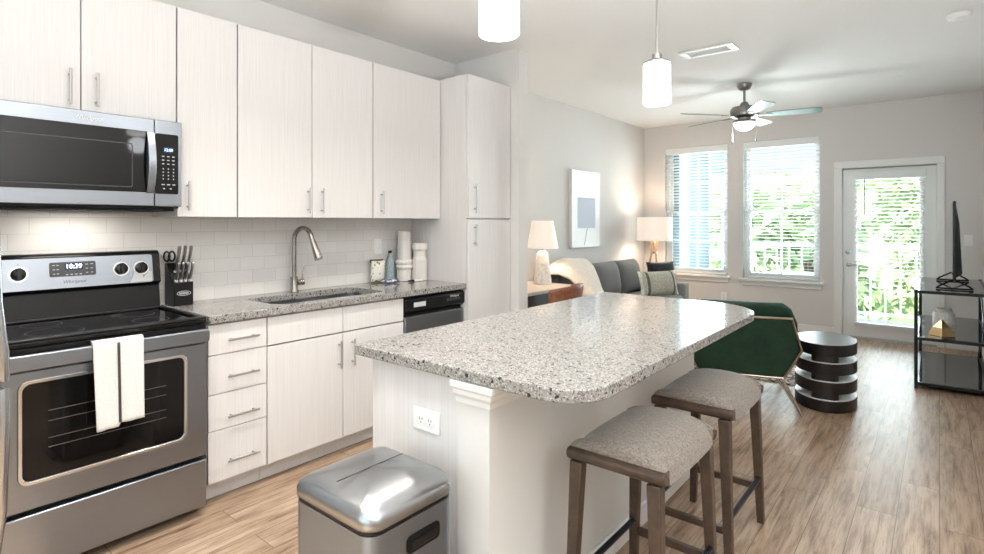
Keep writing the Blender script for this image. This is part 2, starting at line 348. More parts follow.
# window glass
m = M['glass'] = bpy.data.materials.new('window_glass'); m.use_nodes = True; nt = m.node_tree; nt.nodes.remove(nt.nodes['Principled BSDF'])
tr = nt.nodes.new('ShaderNodeBsdfTransparent'); tr.inputs[0].default_value = (0.96, 0.985, 0.975, 1); gl = nt.nodes.new('ShaderNodeBsdfGlossy'); gl.inputs['Roughness'].default_value = 0.02
fr = nt.nodes.new('ShaderNodeFresnel'); fr.inputs[0].default_value = 1.3; mx = nt.nodes.new('ShaderNodeMixShader')
nt.links.new(fr.outputs[0], mx.inputs[0]); nt.links.new(tr.outputs[0], mx.inputs[1]); nt.links.new(gl.outputs[0], mx.inputs[2]); nt.links.new(mx.outputs[0], nt.nodes['Material Output'].inputs[0])
m = M['bottle'] = mat('clear_blue_plastic', lin(222, 238, 242), 0.05); m.node_tree.nodes['Principled BSDF'].inputs['Transmission Weight'].default_value = 0.75
# outside
m = M['siding'] = mat('blue_grey_siding', lin(142, 162, 176), 0.7); t = NT(m)
w = t.n('ShaderNodeTexWave'); w.wave_type = 'BANDS'; w.bands_direction = 'Z'; w.wave_profile = 'SAW'; w.inputs['Scale'].default_value = 2.6; t.l(t.coords(), w.inputs['Vector']); t.bump(w.outputs[1], 0.3, 0.01)
M['porch'] = mat('porch_paint', lin(176, 206, 202), 0.7)
M['deck'] = mat('balcony_concrete', lin(176, 174, 170), 0.8)
M['rail'] = mat('white_rail', lin(225, 234, 240), 0.45)
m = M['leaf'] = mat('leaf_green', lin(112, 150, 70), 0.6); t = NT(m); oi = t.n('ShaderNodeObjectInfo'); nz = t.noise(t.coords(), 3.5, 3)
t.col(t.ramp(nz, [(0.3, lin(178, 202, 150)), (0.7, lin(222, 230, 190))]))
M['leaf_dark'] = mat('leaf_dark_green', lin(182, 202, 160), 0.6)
M['bark'] = wood('bark', lin(92, 78, 64), lin(128, 112, 96), 0.9)
M['grass'] = mat('grass', lin(118, 142, 80), 0.9)

# ------------------------------------------------------------------ room shell
WX = -3.24; LX = -3.33; YF = 7.84; RX = 0.35; CZ = 2.743
struct(MB().box(-3.5, 1.8, -1.75, 7.98, -0.1, 0), 'floor', M['floor'])
struct(MB().box(-3.5, 1.8, -1.75, 7.98, CZ, CZ + 0.12), 'ceiling', M['ceil'])
struct(MB().box(-3.5, WX, -1.6, 3.57, 0, CZ), 'wall_left', M['wall'])
struct(MB().box(-3.5, LX, 3.69, YF, 0, CZ), 'wall_left', M['wall'])
struct(MB().box(-3.5, -2.55, 3.57, 3.69, 0, CZ), 'wall_partition', M['wall'])
struct(MB().box(-3.5, -2.4, -1.75, -1.6, 0, CZ).box(0.9, 1.8, -1.75, -1.6, 0, CZ).box(-2.4, 0.9, -1.75, -1.6, 0, 0.62).box(-2.4, 0.9, -1.75, -1.6, 2.38, CZ), 'wall_back', M['wall'])
w3_ = root_struct('window_3', (-0.75, -1.7, 0.62))  # unseen window added in the back wall to carry the fill light
wf = MB()
for k in range(4): wf.box(-2.4 + k * 1.0833, -2.35 + k * 1.0833, -1.74, -1.68, 0.62, 2.38)
wf.box(-2.35, 0.85, -1.739, -1.681, 0.62, 0.67).box(-2.35, 0.85, -1.739, -1.681, 2.33, 2.38).build('window_frame', M['vinyl'], w3_)
MB().box(-2.35, 0.85, -1.712, -1.708, 0.67, 2.33).build('window_pane', M['glass'], w3_)
struct(MB().box(1.65, 1.8, -1.6, 3.0, 0, CZ), 'wall_right', M['wall'])
struct(MB().box(RX, RX + 0.12, 3.12, YF, 0, CZ).box(RX, 1.8, 3.0, 3.12, 0, CZ), 'wall_right', M['wall'])
W1 = (-3.02, -2.17, 0.645, 2.415); W2 = (-1.98, -1.112, 0.63, 2.415); DR = (-0.895, -0.012, 0.0, 1.995)
fw = MB()
xs = [-3.5, W1[0], W1[1], W2[0], W2[1], DR[0], DR[1], 0.47]
fw.box(xs[0], xs[1], YF, YF + 0.14, 0, CZ); fw.box(xs[2], xs[3], YF, YF + 0.14, 0, CZ); fw.box(xs[4], xs[5], YF, YF + 0.14, 0, CZ); fw.box(xs[6], xs[7], YF, YF + 0.14, 0, CZ)
for w in (W1, W2): fw.box(w[0], w[1], YF, YF + 0.14, 0, w[2]); fw.box(w[0], w[1], YF, YF + 0.14, w[3], CZ)
fw.box(DR[0], DR[1], YF, YF + 0.14, DR[3], CZ)
struct(fw, 'wall_far', M['wall'])
def skirting(mb, name):
    return struct(mb, name, M['trim'], bevel=0.004)
skirting(MB().box(LX, -0.97, YF - 0.014, YF, 0, 0.1), 'baseboard_far')
skirting(MB().box(0.05, RX, YF - 0.014, YF, 0, 0.1), 'baseboard_far')
skirting(MB().box(LX, LX + 0.014, 3.69, YF - 0.014, 0, 0.1), 'baseboard_left')
skirting(MB().box(RX - 0.014, RX, 3.12, YF - 0.014, 0, 0.1), 'baseboard_right')
skirting(MB().box(-2.55, -2.536, 3.57, 3.69, 0, 0.1), 'baseboard_partition')
# backsplash tiles on the kitchen wall
bs = MB().box(WX, WX + 0.008, -0.2, 3.055, 0.90, 1.42).build('backsplash_tiles', M['tile']); bs['kind'] = 'structure'

def make_window(num, w, has_sill=True):
    x0, x1, z0, z1 = w; r = root_struct('window_%d' % num, ((x0 + x1) / 2, YF + 0.07, z0))
    ya, yb = YF + 0.075, YF + 0.135; f = 0.035; zm = 1.50
    fm = MB(); fm.box(x0, x0 + f, ya, yb, z0, z1).box(x1 - f, x1, ya, yb, z0, z1).box(x0 + f, x1 - f, ya, yb, z0, z0 + f).box(x0 + f, x1 - f, ya, yb, z1 - f, z1)
    fm.build('window_frame', M['vinyl'], r, bevel=0.003)
    for nm, a, b, y0 in (('upper_sash', zm - 0.015, z1 - f, ya + 0.032), ('lower_sash', z0 + f, zm + 0.025, ya + 0.004)):
        xa, xb = x0 + f + 0.001, x1 - f - 0.001; s = 0.04; y1 = y0 + 0.024
        sm = MB(); sm.box(xa, xa + s, y0, y1, a, b).box(xb - s, xb, y0, y1, a, b).box(xa + s, xb - s, y0, y1, a, a + s).box(xa + s, xb - s, y0, y1, b - s, b)
        xm = (xa + xb) / 2; zmm = (a + b) / 2
        sm.box(xm - 0.009, xm + 0.009, y0 + 0.004, y1 - 0.004, a + s, b - s).box(xa + s, xm - 0.009, y0 + 0.004, y1 - 0.004, zmm - 0.009, zmm + 0.009).box(xm + 0.009, xb - s, y0 + 0.004, y1 - 0.004, zmm - 0.009, zmm + 0.009)
        so = sm.build(nm, M['vinyl'], r)
        MB().box(xa + s, xb - s, y0 + 0.010, y0 + 0.013, a + s, b - s).build('window_pane', M['glass'], so)
    sl = MB().box(x0 - 0.045, x1 + 0.045, YF - 0.055, YF - 0.0005, z0 - 0.03, z0 - 0.002).box(x0, x1, YF, ya, z0 - 0.0, z0 + 0.006).build('window_sill', M['trim'], r, bevel=0.006)
    MB().box(x0 - 0.02, x1 + 0.02, YF - 0.02, YF - 0.0005, z0 - 0.09, z0 - 0.031).build('sill_apron', M['trim'], r, bevel=0.005)
    return r
make_window(1, W1); make_window(2, W2)

# glazed balcony door
d = root_struct('door_1', (-0.45, YF + 0.05, 0))
cs = MB(); cs.box(-0.967, DR[0] + 0.01, YF - 0.018, YF - 0.0005, 0, 2.0).box(DR[1] - 0.01, 0.046, YF - 0.018, YF - 0.0005, 0, 2.0).box(-0.967, 0.046, YF - 0.018, YF - 0.0005, 2.0, 2.082)
cs.build('door_casing', M['trim'], d, bevel=0.005)
jb = MB(); jb.box(DR[0] + 0.0, DR[0] + 0.012, YF, YF + 0.13, 0, 1.99).box(DR[1] - 0.012, DR[1], YF, YF + 0.13, 0, 1.99); jb.build('door_jamb', M['trim'], d)
MB().box(DR[0] + 0.0125, DR[1] - 0.0125, YF + 0.076, YF + 0.13, 1.955, 1.9945).box(DR[0] + 0.0125, DR[0] + 0.03, YF + 0.076, YF + 0.13, 0.019, 1.9545).box(DR[1] - 0.03, DR[1] - 0.0125, YF + 0.076, YF + 0.13, 0.019, 1.9545).build('door_stop', M['trim'], d)
ga = (-0.742, -0.165, 0.175, 1.90)
sl = MB(); sl.box(-0.881, ga[0], YF + 0.03, YF + 0.074, 0.02, 1.985).box(ga[1], -0.026, YF + 0.03, YF + 0.074, 0.02, 1.985).box(ga[0], ga[1], YF + 0.03, YF + 0.074, 0.02, ga[2]).box(ga[0], ga[1], YF + 0.03, YF + 0.074, ga[3], 1.985)
dl = sl.build('door_leaf', M['trim'], d)
rm = MB().ringprism(rrect(ga[0] - 0.03, ga[1] + 0.03, ga[2] - 0.03, ga[3] + 0.03, 0.004, 2), rrect(ga[0] + 0.004, ga[1] - 0.004, ga[2] + 0.004, ga[3] - 0.004, 0.003, 2), 'y', YF + 0.018, YF + 0.0295)
rm.build('glazing_bead', M['trim'], dl, bevel=0.003)
MB().box(ga[0], ga[1], YF + 0.05, YF + 0.054, ga[2], ga[3]).build('door_pane', M['glass'], dl)
MB().box(DR[0], DR[1], YF - 0.01, YF + 0.13, 0.001, 0.018).build('threshold', M['nickel'], d)
hb = MB().lathe([(0.026, 0), (0.028, 0.006), (0.012, 0.012), (0.012, 0.04)], (0, 0, 0), 16).xf(Matrix.Translation((-0.822, YF + 0.0295, 0.862)) @ Matrix.Rotation(PI / 2, 4, 'X'))
hb.tube([(-0.822, YF - 0.008, 0.862), (-0.79, YF - 0.012, 0.862), (-0.73, YF - 0.008, 0.859)], 0.009, 10)
hb.build('door_handle', M['nickel'], d)
MB().lathe([(0.028, 0), (0.030, 0.007), (0.022, 0.016), (0.016, 0.018)], (0, 0, 0), 16).xf(Matrix.Translation((-0.827, YF + 0.0295, 1.01)) @ Matrix.Rotation(PI / 2, 4, 'X')).build('deadbolt', M['nickel'], d)

# ------------------------------------------------------------------ blinds
def make_blind(x0, x1, z0, z1, y, pitch, label, tilt, wand=True):
    r = thing('window_blind', label, 'blind', ((x0 + x1) / 2, y, z0), 0, 'white slatted blinds')
    MB().box(x0 - 0.004, x1 + 0.004, y - 0.036, y - 0.026, z1 - 0.085, z1).box(x0, x1, y - 0.025, y + 0.022, z1 - 0.045, z1 - 0.004).build('valance', M['blind'], r, bevel=0.003)
    sl = MB(); z = z1 - 0.09; c, s_ = math.cos(tilt), math.sin(tilt); hw = 0.0235
    while z > z0 + 0.035:
        sl.hexa([(x0 + 0.004, y - hw * c, z - hw * s_), (x1 - 0.004, y - hw * c, z - hw * s_), (x1 - 0.004, y + hw * c, z + hw * s_), (x0 + 0.004, y + hw * c, z + hw * s_)],
                [(x0 + 0.004, y - hw * c, z - hw * s_ + 0.0025), (x1 - 0.004, y - hw * c, z - hw * s_ + 0.0025), (x1 - 0.004, y + hw * c, z + hw * s_ + 0.0025), (x0 + 0.004, y + hw * c, z + hw * s_ + 0.0025)])
        z -= pitch
    sl.build('slats', M['blind'], r)
    MB().box(x0 + 0.003, x1 - 0.003, y - 0.024, y + 0.024, z0 + 0.002, z0 + 0.024).build('bottom_rail', M['blind'], r, bevel=0.004)
    ld = MB()
    for fx in (0.14, 0.5, 0.86):
        xx = x0 + (x1 - x0) * fx
        ld.cyl((xx, y - 0.0255, z0 + 0.02), (xx, y - 0.0255, z1 - 0.05), 0.0012, seg=6)
    ld.build('ladder_cords', M['blind'], r)
    if wand: MB().cyl((x0 + 0.1, y - 0.042, z1 - 0.5), (x0 + 0.1, y - 0.042, z1 - 0.08), 0.004, seg=8).build('tilt_wand', M['dgrey'], r)
    return r
make_blind(W1[0] + 0.008, W1[1] - 0.008, W1[2] + 0.008, W1[3] - 0.003, YF + 0.036, 0.043, 'white slatted blind on the left window, behind the floor lamp', -0.13, False)
make_blind(W2[0] + 0.008, W2[1] - 0.008, W2[2] + 0.008, W2[3] - 0.003, YF + 0.036, 0.043, 'white slatted blind on the middle window, next to the balcony door', -0.13, False)
make_blind(ga[0] - 0.02, ga[1] + 0.05, ga[2] - 0.005, 1.945, YF - 0.012, 0.043, 'white slatted blind fixed to the glazed balcony door', -0.13, True)

# ------------------------------------------------------------------ balcony and trees
struct(MB().box(-4.2, 1.6, 7.985, 9.75, -0.16, -0.03), 'balcony_floor', M['deck'])
struct(MB().box(-4.2, 1.6, 7.985, 9.75, 2.62, 2.86), 'balcony_ceiling', M['porch'])
struct(MB().box(-2.855, 1.6, 9.42, 9.6, 2.17, 2.619), 'trim_2', M['porch'])
struct(MB().box(-4.2, -2.86, 7.985, 9.30, -0.03, 2.619), 'wall_balcony', M['siding'])
struct(MB().box(-2.70, -2.52, 9.38, 9.58, -0.03, 2.169).box(-2.76, -2.48, 9.34, 9.62, -0.03, 0.2), 'trim_1', M['rail'], bevel=0.006)
rl = thing('balcony_railing', 'white balcony railing with slim balusters outside the windows', 'railing', (-0.6, 9.5, -0.03))
MB().box(-2.51, 1.6, 9.455, 9.545, 0.99, 1.05).build('top_rail', M['rail'], rl, bevel=0.006)
MB().box(-2.51, 1.6, 9.48, 9.52, 0.06, 0.10).build('bottom_rail', M['rail'], rl)
x = -2.42
while x < 1.55:
    MB().box(x - 0.011, x + 0.011, 9.489, 9.511, 0.101, 0.989).build('baluster', M['rail'], rl); x += 0.168
for x in (-1.05, 0.5): MB().box(x - 0.03, x + 0.03, 9.47, 9.53, -0.029, 0.989).build('rail_post', M['rail'], rl)
pt = thing('patio_table', 'round white patio table on the balcony behind the middle window', 'table', (-1.55, 8.75, -0.03))
MB().lathe([(0.0, 0.66), (0.36, 0.66), (0.375, 0.672), (0.36, 0.685), (0.0, 0.69)], (-1.55, 8.75, -0.03), 36).build('table_top', M['rail'], pt)
for k in range(4):
    a = PI / 4 + k * PI / 2
    MB().cyl((-1.55 + 0.28 * math.cos(a), 8.75 + 0.28 * math.sin(a), -0.03), (-1.55 + 0.2 * math.cos(a), 8.75 + 0.2 * math.sin(a), 0.629), 0.014, seg=8).build('leg', M['rail'], pt)
struct(MB().box(-40, 40, 9.9, 70, -3.4, -3.2), 'ground', M['grass'])
def make_tree(cx, cy, zb, h, rad, label, m, n=2600, ls=0.24):
    r = thing('leafy_tree', label, 'tree', (cx, cy, zb), 0, 'trees beyond the balcony')
    MB().tube([(cx, cy, zb), (cx + 0.1, cy, zb + h * 0.4), (cx, cy + 0.1, zb + h * 0.8)], 0.2, 8, radii=[0.22, 0.16, 0.06]).build('trunk', M['bark'], r)
    fo = MB(); rnd = random.Random(int(cx * 100) + 5)
    cl = [(rnd.uniform(-1, 1) * rad * 0.7, rnd.uniform(-1, 1) * rad * 0.6, h * rnd.uniform(0.25, 0.95), rad * rnd.uniform(0.35, 0.55)) for _ in range(16)]
    for i in range(n):
        c = cl[i % len(cl)]
        dv = Vector((rnd.gauss(0, 1), rnd.gauss(0, 1), rnd.gauss(0, 1))).normalized() * c[3] * rnd.uniform(0.6, 1.05)
        p = Vector((cx + c[0], cy + c[1], zb + c[2])) + dv
        u = Vector((rnd.gauss(0, 1), rnd.gauss(0, 1), rnd.gauss(0, 1))).normalized(); w = u.cross(Vector((rnd.gauss(0, 1), rnd.gauss(0, 1), rnd.gauss(0, 1)))).normalized()
        u *= ls * rnd.uniform(0.7, 1.3); w *= ls * 0.45
        fo.raw([p - u, p + w, p + u, p - w], [(0, 1, 2, 3)])
    fo.build('foliage', m, r)
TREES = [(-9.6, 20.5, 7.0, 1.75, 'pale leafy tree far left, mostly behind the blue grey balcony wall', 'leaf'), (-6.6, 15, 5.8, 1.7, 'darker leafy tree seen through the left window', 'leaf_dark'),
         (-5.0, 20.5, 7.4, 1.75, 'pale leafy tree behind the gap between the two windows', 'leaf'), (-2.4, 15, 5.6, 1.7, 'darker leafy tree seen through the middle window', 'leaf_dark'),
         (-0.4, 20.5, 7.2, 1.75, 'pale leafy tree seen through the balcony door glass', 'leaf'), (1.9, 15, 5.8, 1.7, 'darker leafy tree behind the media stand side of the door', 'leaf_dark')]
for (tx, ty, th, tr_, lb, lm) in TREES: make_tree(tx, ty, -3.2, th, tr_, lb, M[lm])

# ------------------------------------------------------------------ kitchen cabinets
FX = -2.672
def bar_handle(mb, p0, p1, nrm=(1, 0, 0), off=0.03, r=0.0055):
    p0, p1, nv = Vector(p0), Vector(p1), Vector(nrm); dv = (p1 - p0)
    mb.cyl(p0 + nv * off, p1 + nv * off, r, seg=10)
    for f in (0.14, 0.86): q = p0 + dv * f; mb.cyl(q + nv * 0.0005, q + nv * off, r * 0.8, seg=8)
    return mb
def door_panel(r, name, x, y0, y1, z0, z1, g=0.0018, th=0.019):
    return MB().box(x - th, x, y0 + g, y1 - g, z0 + g, z1 - g).build(name, M['cab'], r, bevel=0.0012, seg=1)
def handle_v(dr, x, y, z0, z1): return bar_handle(MB(), (x, y, z0), (x, y, z1)).build('handle', M['nickel'], dr)
def handle_h(dr, x, y0, y1, z): return bar_handle(MB(), (x, y0, z), (x, y1, z)).build('handle', M['nickel'], dr)
def carcass(r, x0, x1, y0, y1, z0, z1): return MB().box(x0, x1, y0, y1, z0, z1).build('carcass', M['cab'], r, bevel=0.001, seg=1)
# drawer base
c = thing('drawer_cabinet', 'narrow white base cabinet with four drawers between oven and sink', 'cabinet', (-2.9, 1.342, 0))
carcass(c, WX + 0.01, FX - 0.021, 1.1905, 1.4935, 0.10, 0.874); MB().box(WX + 0.01, FX - 0.075, 1.1905, 1.4935, 0.001, 0.099).build('toe_kick', M['cab'], c)
zs = [0.10, 0.352, 0.528, 0.718, 0.868]
for k in range(4):
    dd = door_panel(c, 'drawer', FX, 1.191, 1.4935, zs[k], zs[k + 1]); zc = (0.196, 0.413, 0.609, 0.787)[k]
    handle_h(dd, FX, 1.277, 1.438, zc)
# sink base
c = thing('sink_cabinet', 'wide white base cabinet with two doors under the sink', 'cabinet', (-2.9, 1.972, 0))
sc_ = MB(); x0, x1 = WX + 0.01, FX - 0.021
sc_.box(x0, x1, 1.4965, 1.512, 0.10, 0.874).box(x0, x1, 2.434, 2.449, 0.10, 0.874).box(x0, x1, 1.512, 2.434, 0.10, 0.116).box(x0, x0 + 0.012, 1.512, 2.434, 0.116, 0.874).box(x1 - 0.015, x1, 1.512, 2.434, 0.80, 0.874)
sc_.build('carcass', M['cab'], c); MB().box(WX + 0.01, FX - 0.075, 1.4965, 2.449, 0.001, 0.099).build('toe_kick', M['cab'], c)
door_panel(c, 'false_drawer_front', FX, 1.4965, 1.972, 0.718, 0.868); door_panel(c, 'false_drawer_front', FX, 1.972, 2.449, 0.718, 0.868)
dd = door_panel(c, 'door', FX, 1.4965, 1.972, 0.10, 0.714); handle_v(dd, FX, 1.94, 0.515, 0.672)
dd = door_panel(c, 'door', FX, 1.972, 2.449, 0.10, 0.714); handle_v(dd, FX, 2.035, 0.515, 0.672)
# wall cabinets
UX = -2.91
def wall_cab(label, y0, y1, z0, splits, handles):
    c = thing('wall_cabinet', label, 'cabinet', (-3.05, (y0 + y1) / 2, z0), 0, 'white wall cabinets')
    carcass(c, WX + 0.009, UX - 0.021, y0 + 0.001, y1 - 0.001, z0 + 0.002, 2.44)
    ed = [y0] + splits + [y1]
    for k in range(len(ed) - 1):
        dd = door_panel(c, 'door', UX, ed[k], ed[k + 1], z0, 2.44, 0.0022)
        handle_v(dd, UX, handles[k][0], handles[k][1], handles[k][2])
    return c
wall_cab('white two-door wall cabinet directly above the microwave', 0.342, 1.142, 1.856, [0.742], [(0.698, 1.875, 2.03), (0.799, 1.88, 2.03)])
wall_cab('narrow white one-door wall cabinet just right of the microwave', 1.145, 1.454, 1.387, [], [(1.193, 1.42, 1.568)])
wall_cab('wide white two-door wall cabinet above the sink faucet', 1.457, 2.390, 1.387, [1.920], [(1.890, 1.415, 1.568), (1.987, 1.413, 1.57)])
wall_cab('white one-door wall cabinet beside the tall pantry', 2.393, 3.045, 1.387, [], [(2.46, 1.417, 1.572)])
# pantry
c = thing('pantry_cabinet', 'tall white two-door pantry cabinet at the end of the counter', 'cabinet', (-2.9, 3.31, 0))
PX = -2.632
MB().box(WX + 0.01, PX - 0.021, 3.05, 3.567, 0.10, 2.45).build('carcass', M['cab'], c, bevel=0.001, seg=1)
MB().box(WX + 0.01, PX - 0.08, 3.05, 3.567, 0.001, 0.099).build('toe_kick', M['cab'], c)
dd = door_panel(c, 'door', PX, 3.05, 3.566, 1.39, 2.45); handle_v(dd, PX, 3.115, 1.43, 1.65)
dd = door_panel(c, 'door', PX, 3.05, 3.566, 0.10, 1.382); handle_v(dd, PX, 3.115, 1.185, 1.345)
# kitchen countertop with a sink cut-out
SX0, SX1, SY0, SY1 = -3.105, -2.735, 1.59, 2.36
inn = rrect(SX0, SX1, SY0, SY1, 0.07, 6)
def ray_rect(p, cx, cy, x0, x1, y0, y1):
    dx, dy = p[0] - cx, p[1] - cy; s = 1e9
    if dx > 1e-9: s = min(s, (x1 - cx) / dx)
    if dx < -1e-9: s = min(s, (x0 - cx) / dx)
    if dy > 1e-9: s = min(s, (y1 - cy) / dy)
    if dy < -1e-9: s = min(s, (y0 - cy) / dy)
    return (cx + dx * s, cy + dy * s)
cx_, cy_ = (SX0 + SX1) / 2, (SY0 + SY1) / 2
CT = (WX + 0.0085, -2.648, 1.187, 3.047)
outp = [ray_rect(p, cx_, cy_, *CT) for p in inn]
for corner in ((CT[0], CT[2]), (CT[1], CT[2]), (CT[1], CT[3]), (CT[0], CT[3])):
    k = min(range(len(outp)), key=lambda i: (outp[i][0] - corner[0]) ** 2 + (outp[i][1] - corner[1]) ** 2); outp[k] = corner
tag(MB().ringprism(outp, inn, 'z', 0.876, 0.914).build('countertop', M['granite'], bevel=0.003), 'speckled grey granite countertop around the sink along the kitchen wall', 'countertop', 'speckled granite countertops')
# sink basin
sk = thing('sink', 'stainless undermount sink set into the granite kitchen counter', 'sink', (cx_, cy_, 0.68))
rr = lambda k, z: [(p[0], p[1], z) for p in rrect(SX0 - 0.006 + k, SX1 + 0.006 - k, SY0 - 0.006 + k, SY1 + 0.006 - k, 0.07, 6)]
MB().rings([rr(-0.012, 0.873), rr(0.0, 0.873), rr(0.004, 0.72), rr(0.03, 0.695), rr(0.12, 0.692)], caps=False).raw([p for p in rr(0.12, 0.692)], [tuple(range(28))]).build('basin', M['steel'], sk, solid=0.002)
MB().lathe([(0.0, 0.0), (0.04, 0.0), (0.044, 0.003), (0.03, 0.004), (0.0, 0.002)], (cx_, cy_, 0.694), 20).build('drain', M['chrome'], sk)
tag(MB().box(-2.98, -2.92, 2.10, 2.20, 0.697, 0.86).build('sink_caddy', M['white'], bevel=0.01, seg=3), 'small white caddy standing inside the stainless sink', 'caddy')
# faucet
fx, fy = -3.163, 1.955
f = thing('faucet', 'brushed nickel gooseneck pull-down faucet behind the sink', 'faucet', (fx, fy, 0.914))
MB().lathe([(0.0, 0.0005), (0.029, 0.0005), (0.029, 0.008), (0.024, 0.02), (0.024, 0.10), (0.0, 0.10)], (fx, fy, 0.914), 20).build('base', M['faucet'], f)
P = [(fx, fy, 1.01), (fx, fy, 1.20)]
hd = Vector((0.93, 0.37, 0)); R = 0.066
for k in range(1, 15):
    a = PI - k * PI * 0.93 / 14; q = Vector((fx, fy, 1.245)) + hd * (R + R * math.cos(a)) + Vector((0, 0, R * 1.2 * math.sin(a))); P.append(tuple(q))
e = Vector(P[-1]); dirn = (e - Vector(P[-2])).normalized(); dirn = (dirn + hd * 0.12).normalized()
P.append(tuple(e + dirn * 0.02))
MB().tube(P, 0.0145, 14).build('spout', M['faucet'], f)
e2 = e + dirn * 0.02
MB().tube([e2, e2 + dirn * 0.03, e2 + dirn * 0.12, e2 + dirn * 0.128], 0.018, 16, radii=[0.017, 0.0185, 0.027, 0.024]).build('spray_head', M['faucet'], f)
lv = MB().cyl((fx + 0.006, fy + 0.02, 0.975), (fx + 0.016, fy + 0.062, 0.975), 0.019, seg=14); lv.cyl((fx + 0.016, fy + 0.05, 0.985), (fx + 0.012, fy + 0.062, 1.075), 0.006, 0.0045, seg=8)
lv.build('lever', M['faucet'], f)
# dishwasher
dw = thing('dishwasher', 'stainless dishwasher with black control panel beside the tall pantry', 'dishwasher', (-2.9, 2.748, 0))
MB().box(WX + 0.02, FX - 0.03, 2.454, 3.043, 0.10, 0.87).build('body', M['black'], dw)
MB().box(WX + 0.02, FX - 0.08, 2.454, 3.043, 0.001, 0.098).build('toe_kick', M['black_matte'], dw)
MB().box(FX - 0.029, FX + 0.004, 2.458, 3.04, 0.12, 0.735).build('door', M['steel'], dw, bevel=0.004)
pn = MB().prism([(FX - 0.029, 0.745), (FX + 0.012, 0.775), (FX + 0.012, 0.845), (FX - 0.002, 0.862), (FX - 0.029, 0.862)], 'y', 2.456, 3.041).build('control_panel', M['black'], dw, bevel=0.004)
bt = MB()
for k in range(5): bt.box(FX + 0.0122, FX + 0.0135, 2.85 + k * 0.03, 2.872 + k * 0.03, 0.805, 0.822)
bt.build('button', M['dgrey'], pn)
st = MB().box(FX + 0.0122, FX + 0.0128, 2.53, 2.64, 0.797, 0.828).build('sticker', M['print'], pn)
text('Whirlpool', 0.022, at(FX + 0.0124, 2.93, 0.835), 'lettering', M['print'], pn)
# refrigerator, only its right edge reaches into the picture
rf = thing('refrigerator', 'stainless refrigerator at the left edge of the picture beside the oven', 'refrigerator', (-2.83, -0.02, 0))
MB().box(WX + 0.02, -2.50, -0.36, 0.382, 0.02, 1.76).build('body', M['dgrey'], rf, bevel=0.004)
up = MB().box(-2.495, -2.43, -0.36, 0.382, 0.83, 1.76).build('fresh_food_door', M['steel_v'], rf, bevel=0.02, seg=4)
lo = MB().box(-2.495, -2.43, -0.36, 0.382, 0.06, 0.815).build('freezer_door', M['steel_v'], rf, bevel=0.02, seg=4)
h1 = MB().tube([(-2.429, 0.363, 1.45), (-2.385, 0.363, 1.42), (-2.372, 0.371, 1.1), (-2.365, 0.387, 0.93), (-2.372, 0.39, 0.845), (-2.429, 0.37, 0.838)], 0.017, 10); h1.build('handle', M['steel_v'], up)
h2 = MB().tube([(-2.429, 0.37, 0.807), (-2.372, 0.39, 0.80), (-2.365, 0.389, 0.7), (-2.372, 0.382, 0.4), (-2.385, 0.363, 0.22), (-2.429, 0.363, 0.19)], 0.017, 10); h2.build('handle', M['steel_v'], lo)
for k, (xx, yy) in enumerate(((-3.15, -0.35), (-3.15, 0.29), (-2.56, -0.35), (-2.56, 0.29))): MB().cyl((xx, yy, 0.0), (xx, yy, 0.02), 0.02, seg=10).build('foot', M['black'], rf)

# ------------------------------------------------------------------ range
RY0, RY1 = 0.396, 1.158
rg = thing('oven_range', 'stainless electric range with black glass cooktop and window door', 'oven', (-2.9, 0.80, 0))
MB().box(WX + 0.02, -2.655, RY0, RY1, 0.03, 0.89).build('body', M['dgrey'], rg)
ck = MB().prism(rrect(WX + 0.10, -2.61, RY0 - 0.001, RY1 + 0.001, 0.012, 3), 'z', 0.8905, 0.912).build('cooktop', M['black_gloss'], rg, bevel=0.005)
rim = MB().ringprism(rrect(WX + 0.10, -2.608, RY0 - 0.002, RY1 + 0.002, 0.014, 3), rrect(WX + 0.125, -2.645, RY0 + 0.02, RY1 - 0.02, 0.012, 3), 'z', 0.9122, 0.922).build('cooktop_rim', M['black'], rg, bevel=0.004)
bn = [(-3.0, 0.62, 0.075), (-3.0, 0.98, 0.09), (-2.78, 0.62, 0.10), (-2.78, 0.98, 0.075)]
for (bx, by, br) in bn:
    cr = [(bx + br * math.cos(2 * PI * k / 40), by + br * math.sin(2 * PI * k / 40)) for k in range(40)]; ci = [(bx + (br - 0.004) * math.cos(2 * PI * k / 40), by + (br - 0.004) * math.sin(2 * PI * k / 40)) for k in range(40)]
    MB().ringprism(cr, ci, 'z', 0.9121, 0.9126).build('burner_ring', M['dgrey'], ck)
bgd = MB().prism([(WX + 0.01, 0.8905), (WX + 0.095, 0.8905), (WX + 0.085, 0.96), (WX + 0.075, 1.035), (WX + 0.10, 1.05), (WX + 0.075, 1.20), (WX + 0.06, 1.213), (WX + 0.01, 1.213)], 'y', RY0, RY1).build('backguard', M['black'], rg, bevel=0.006, seg=2)
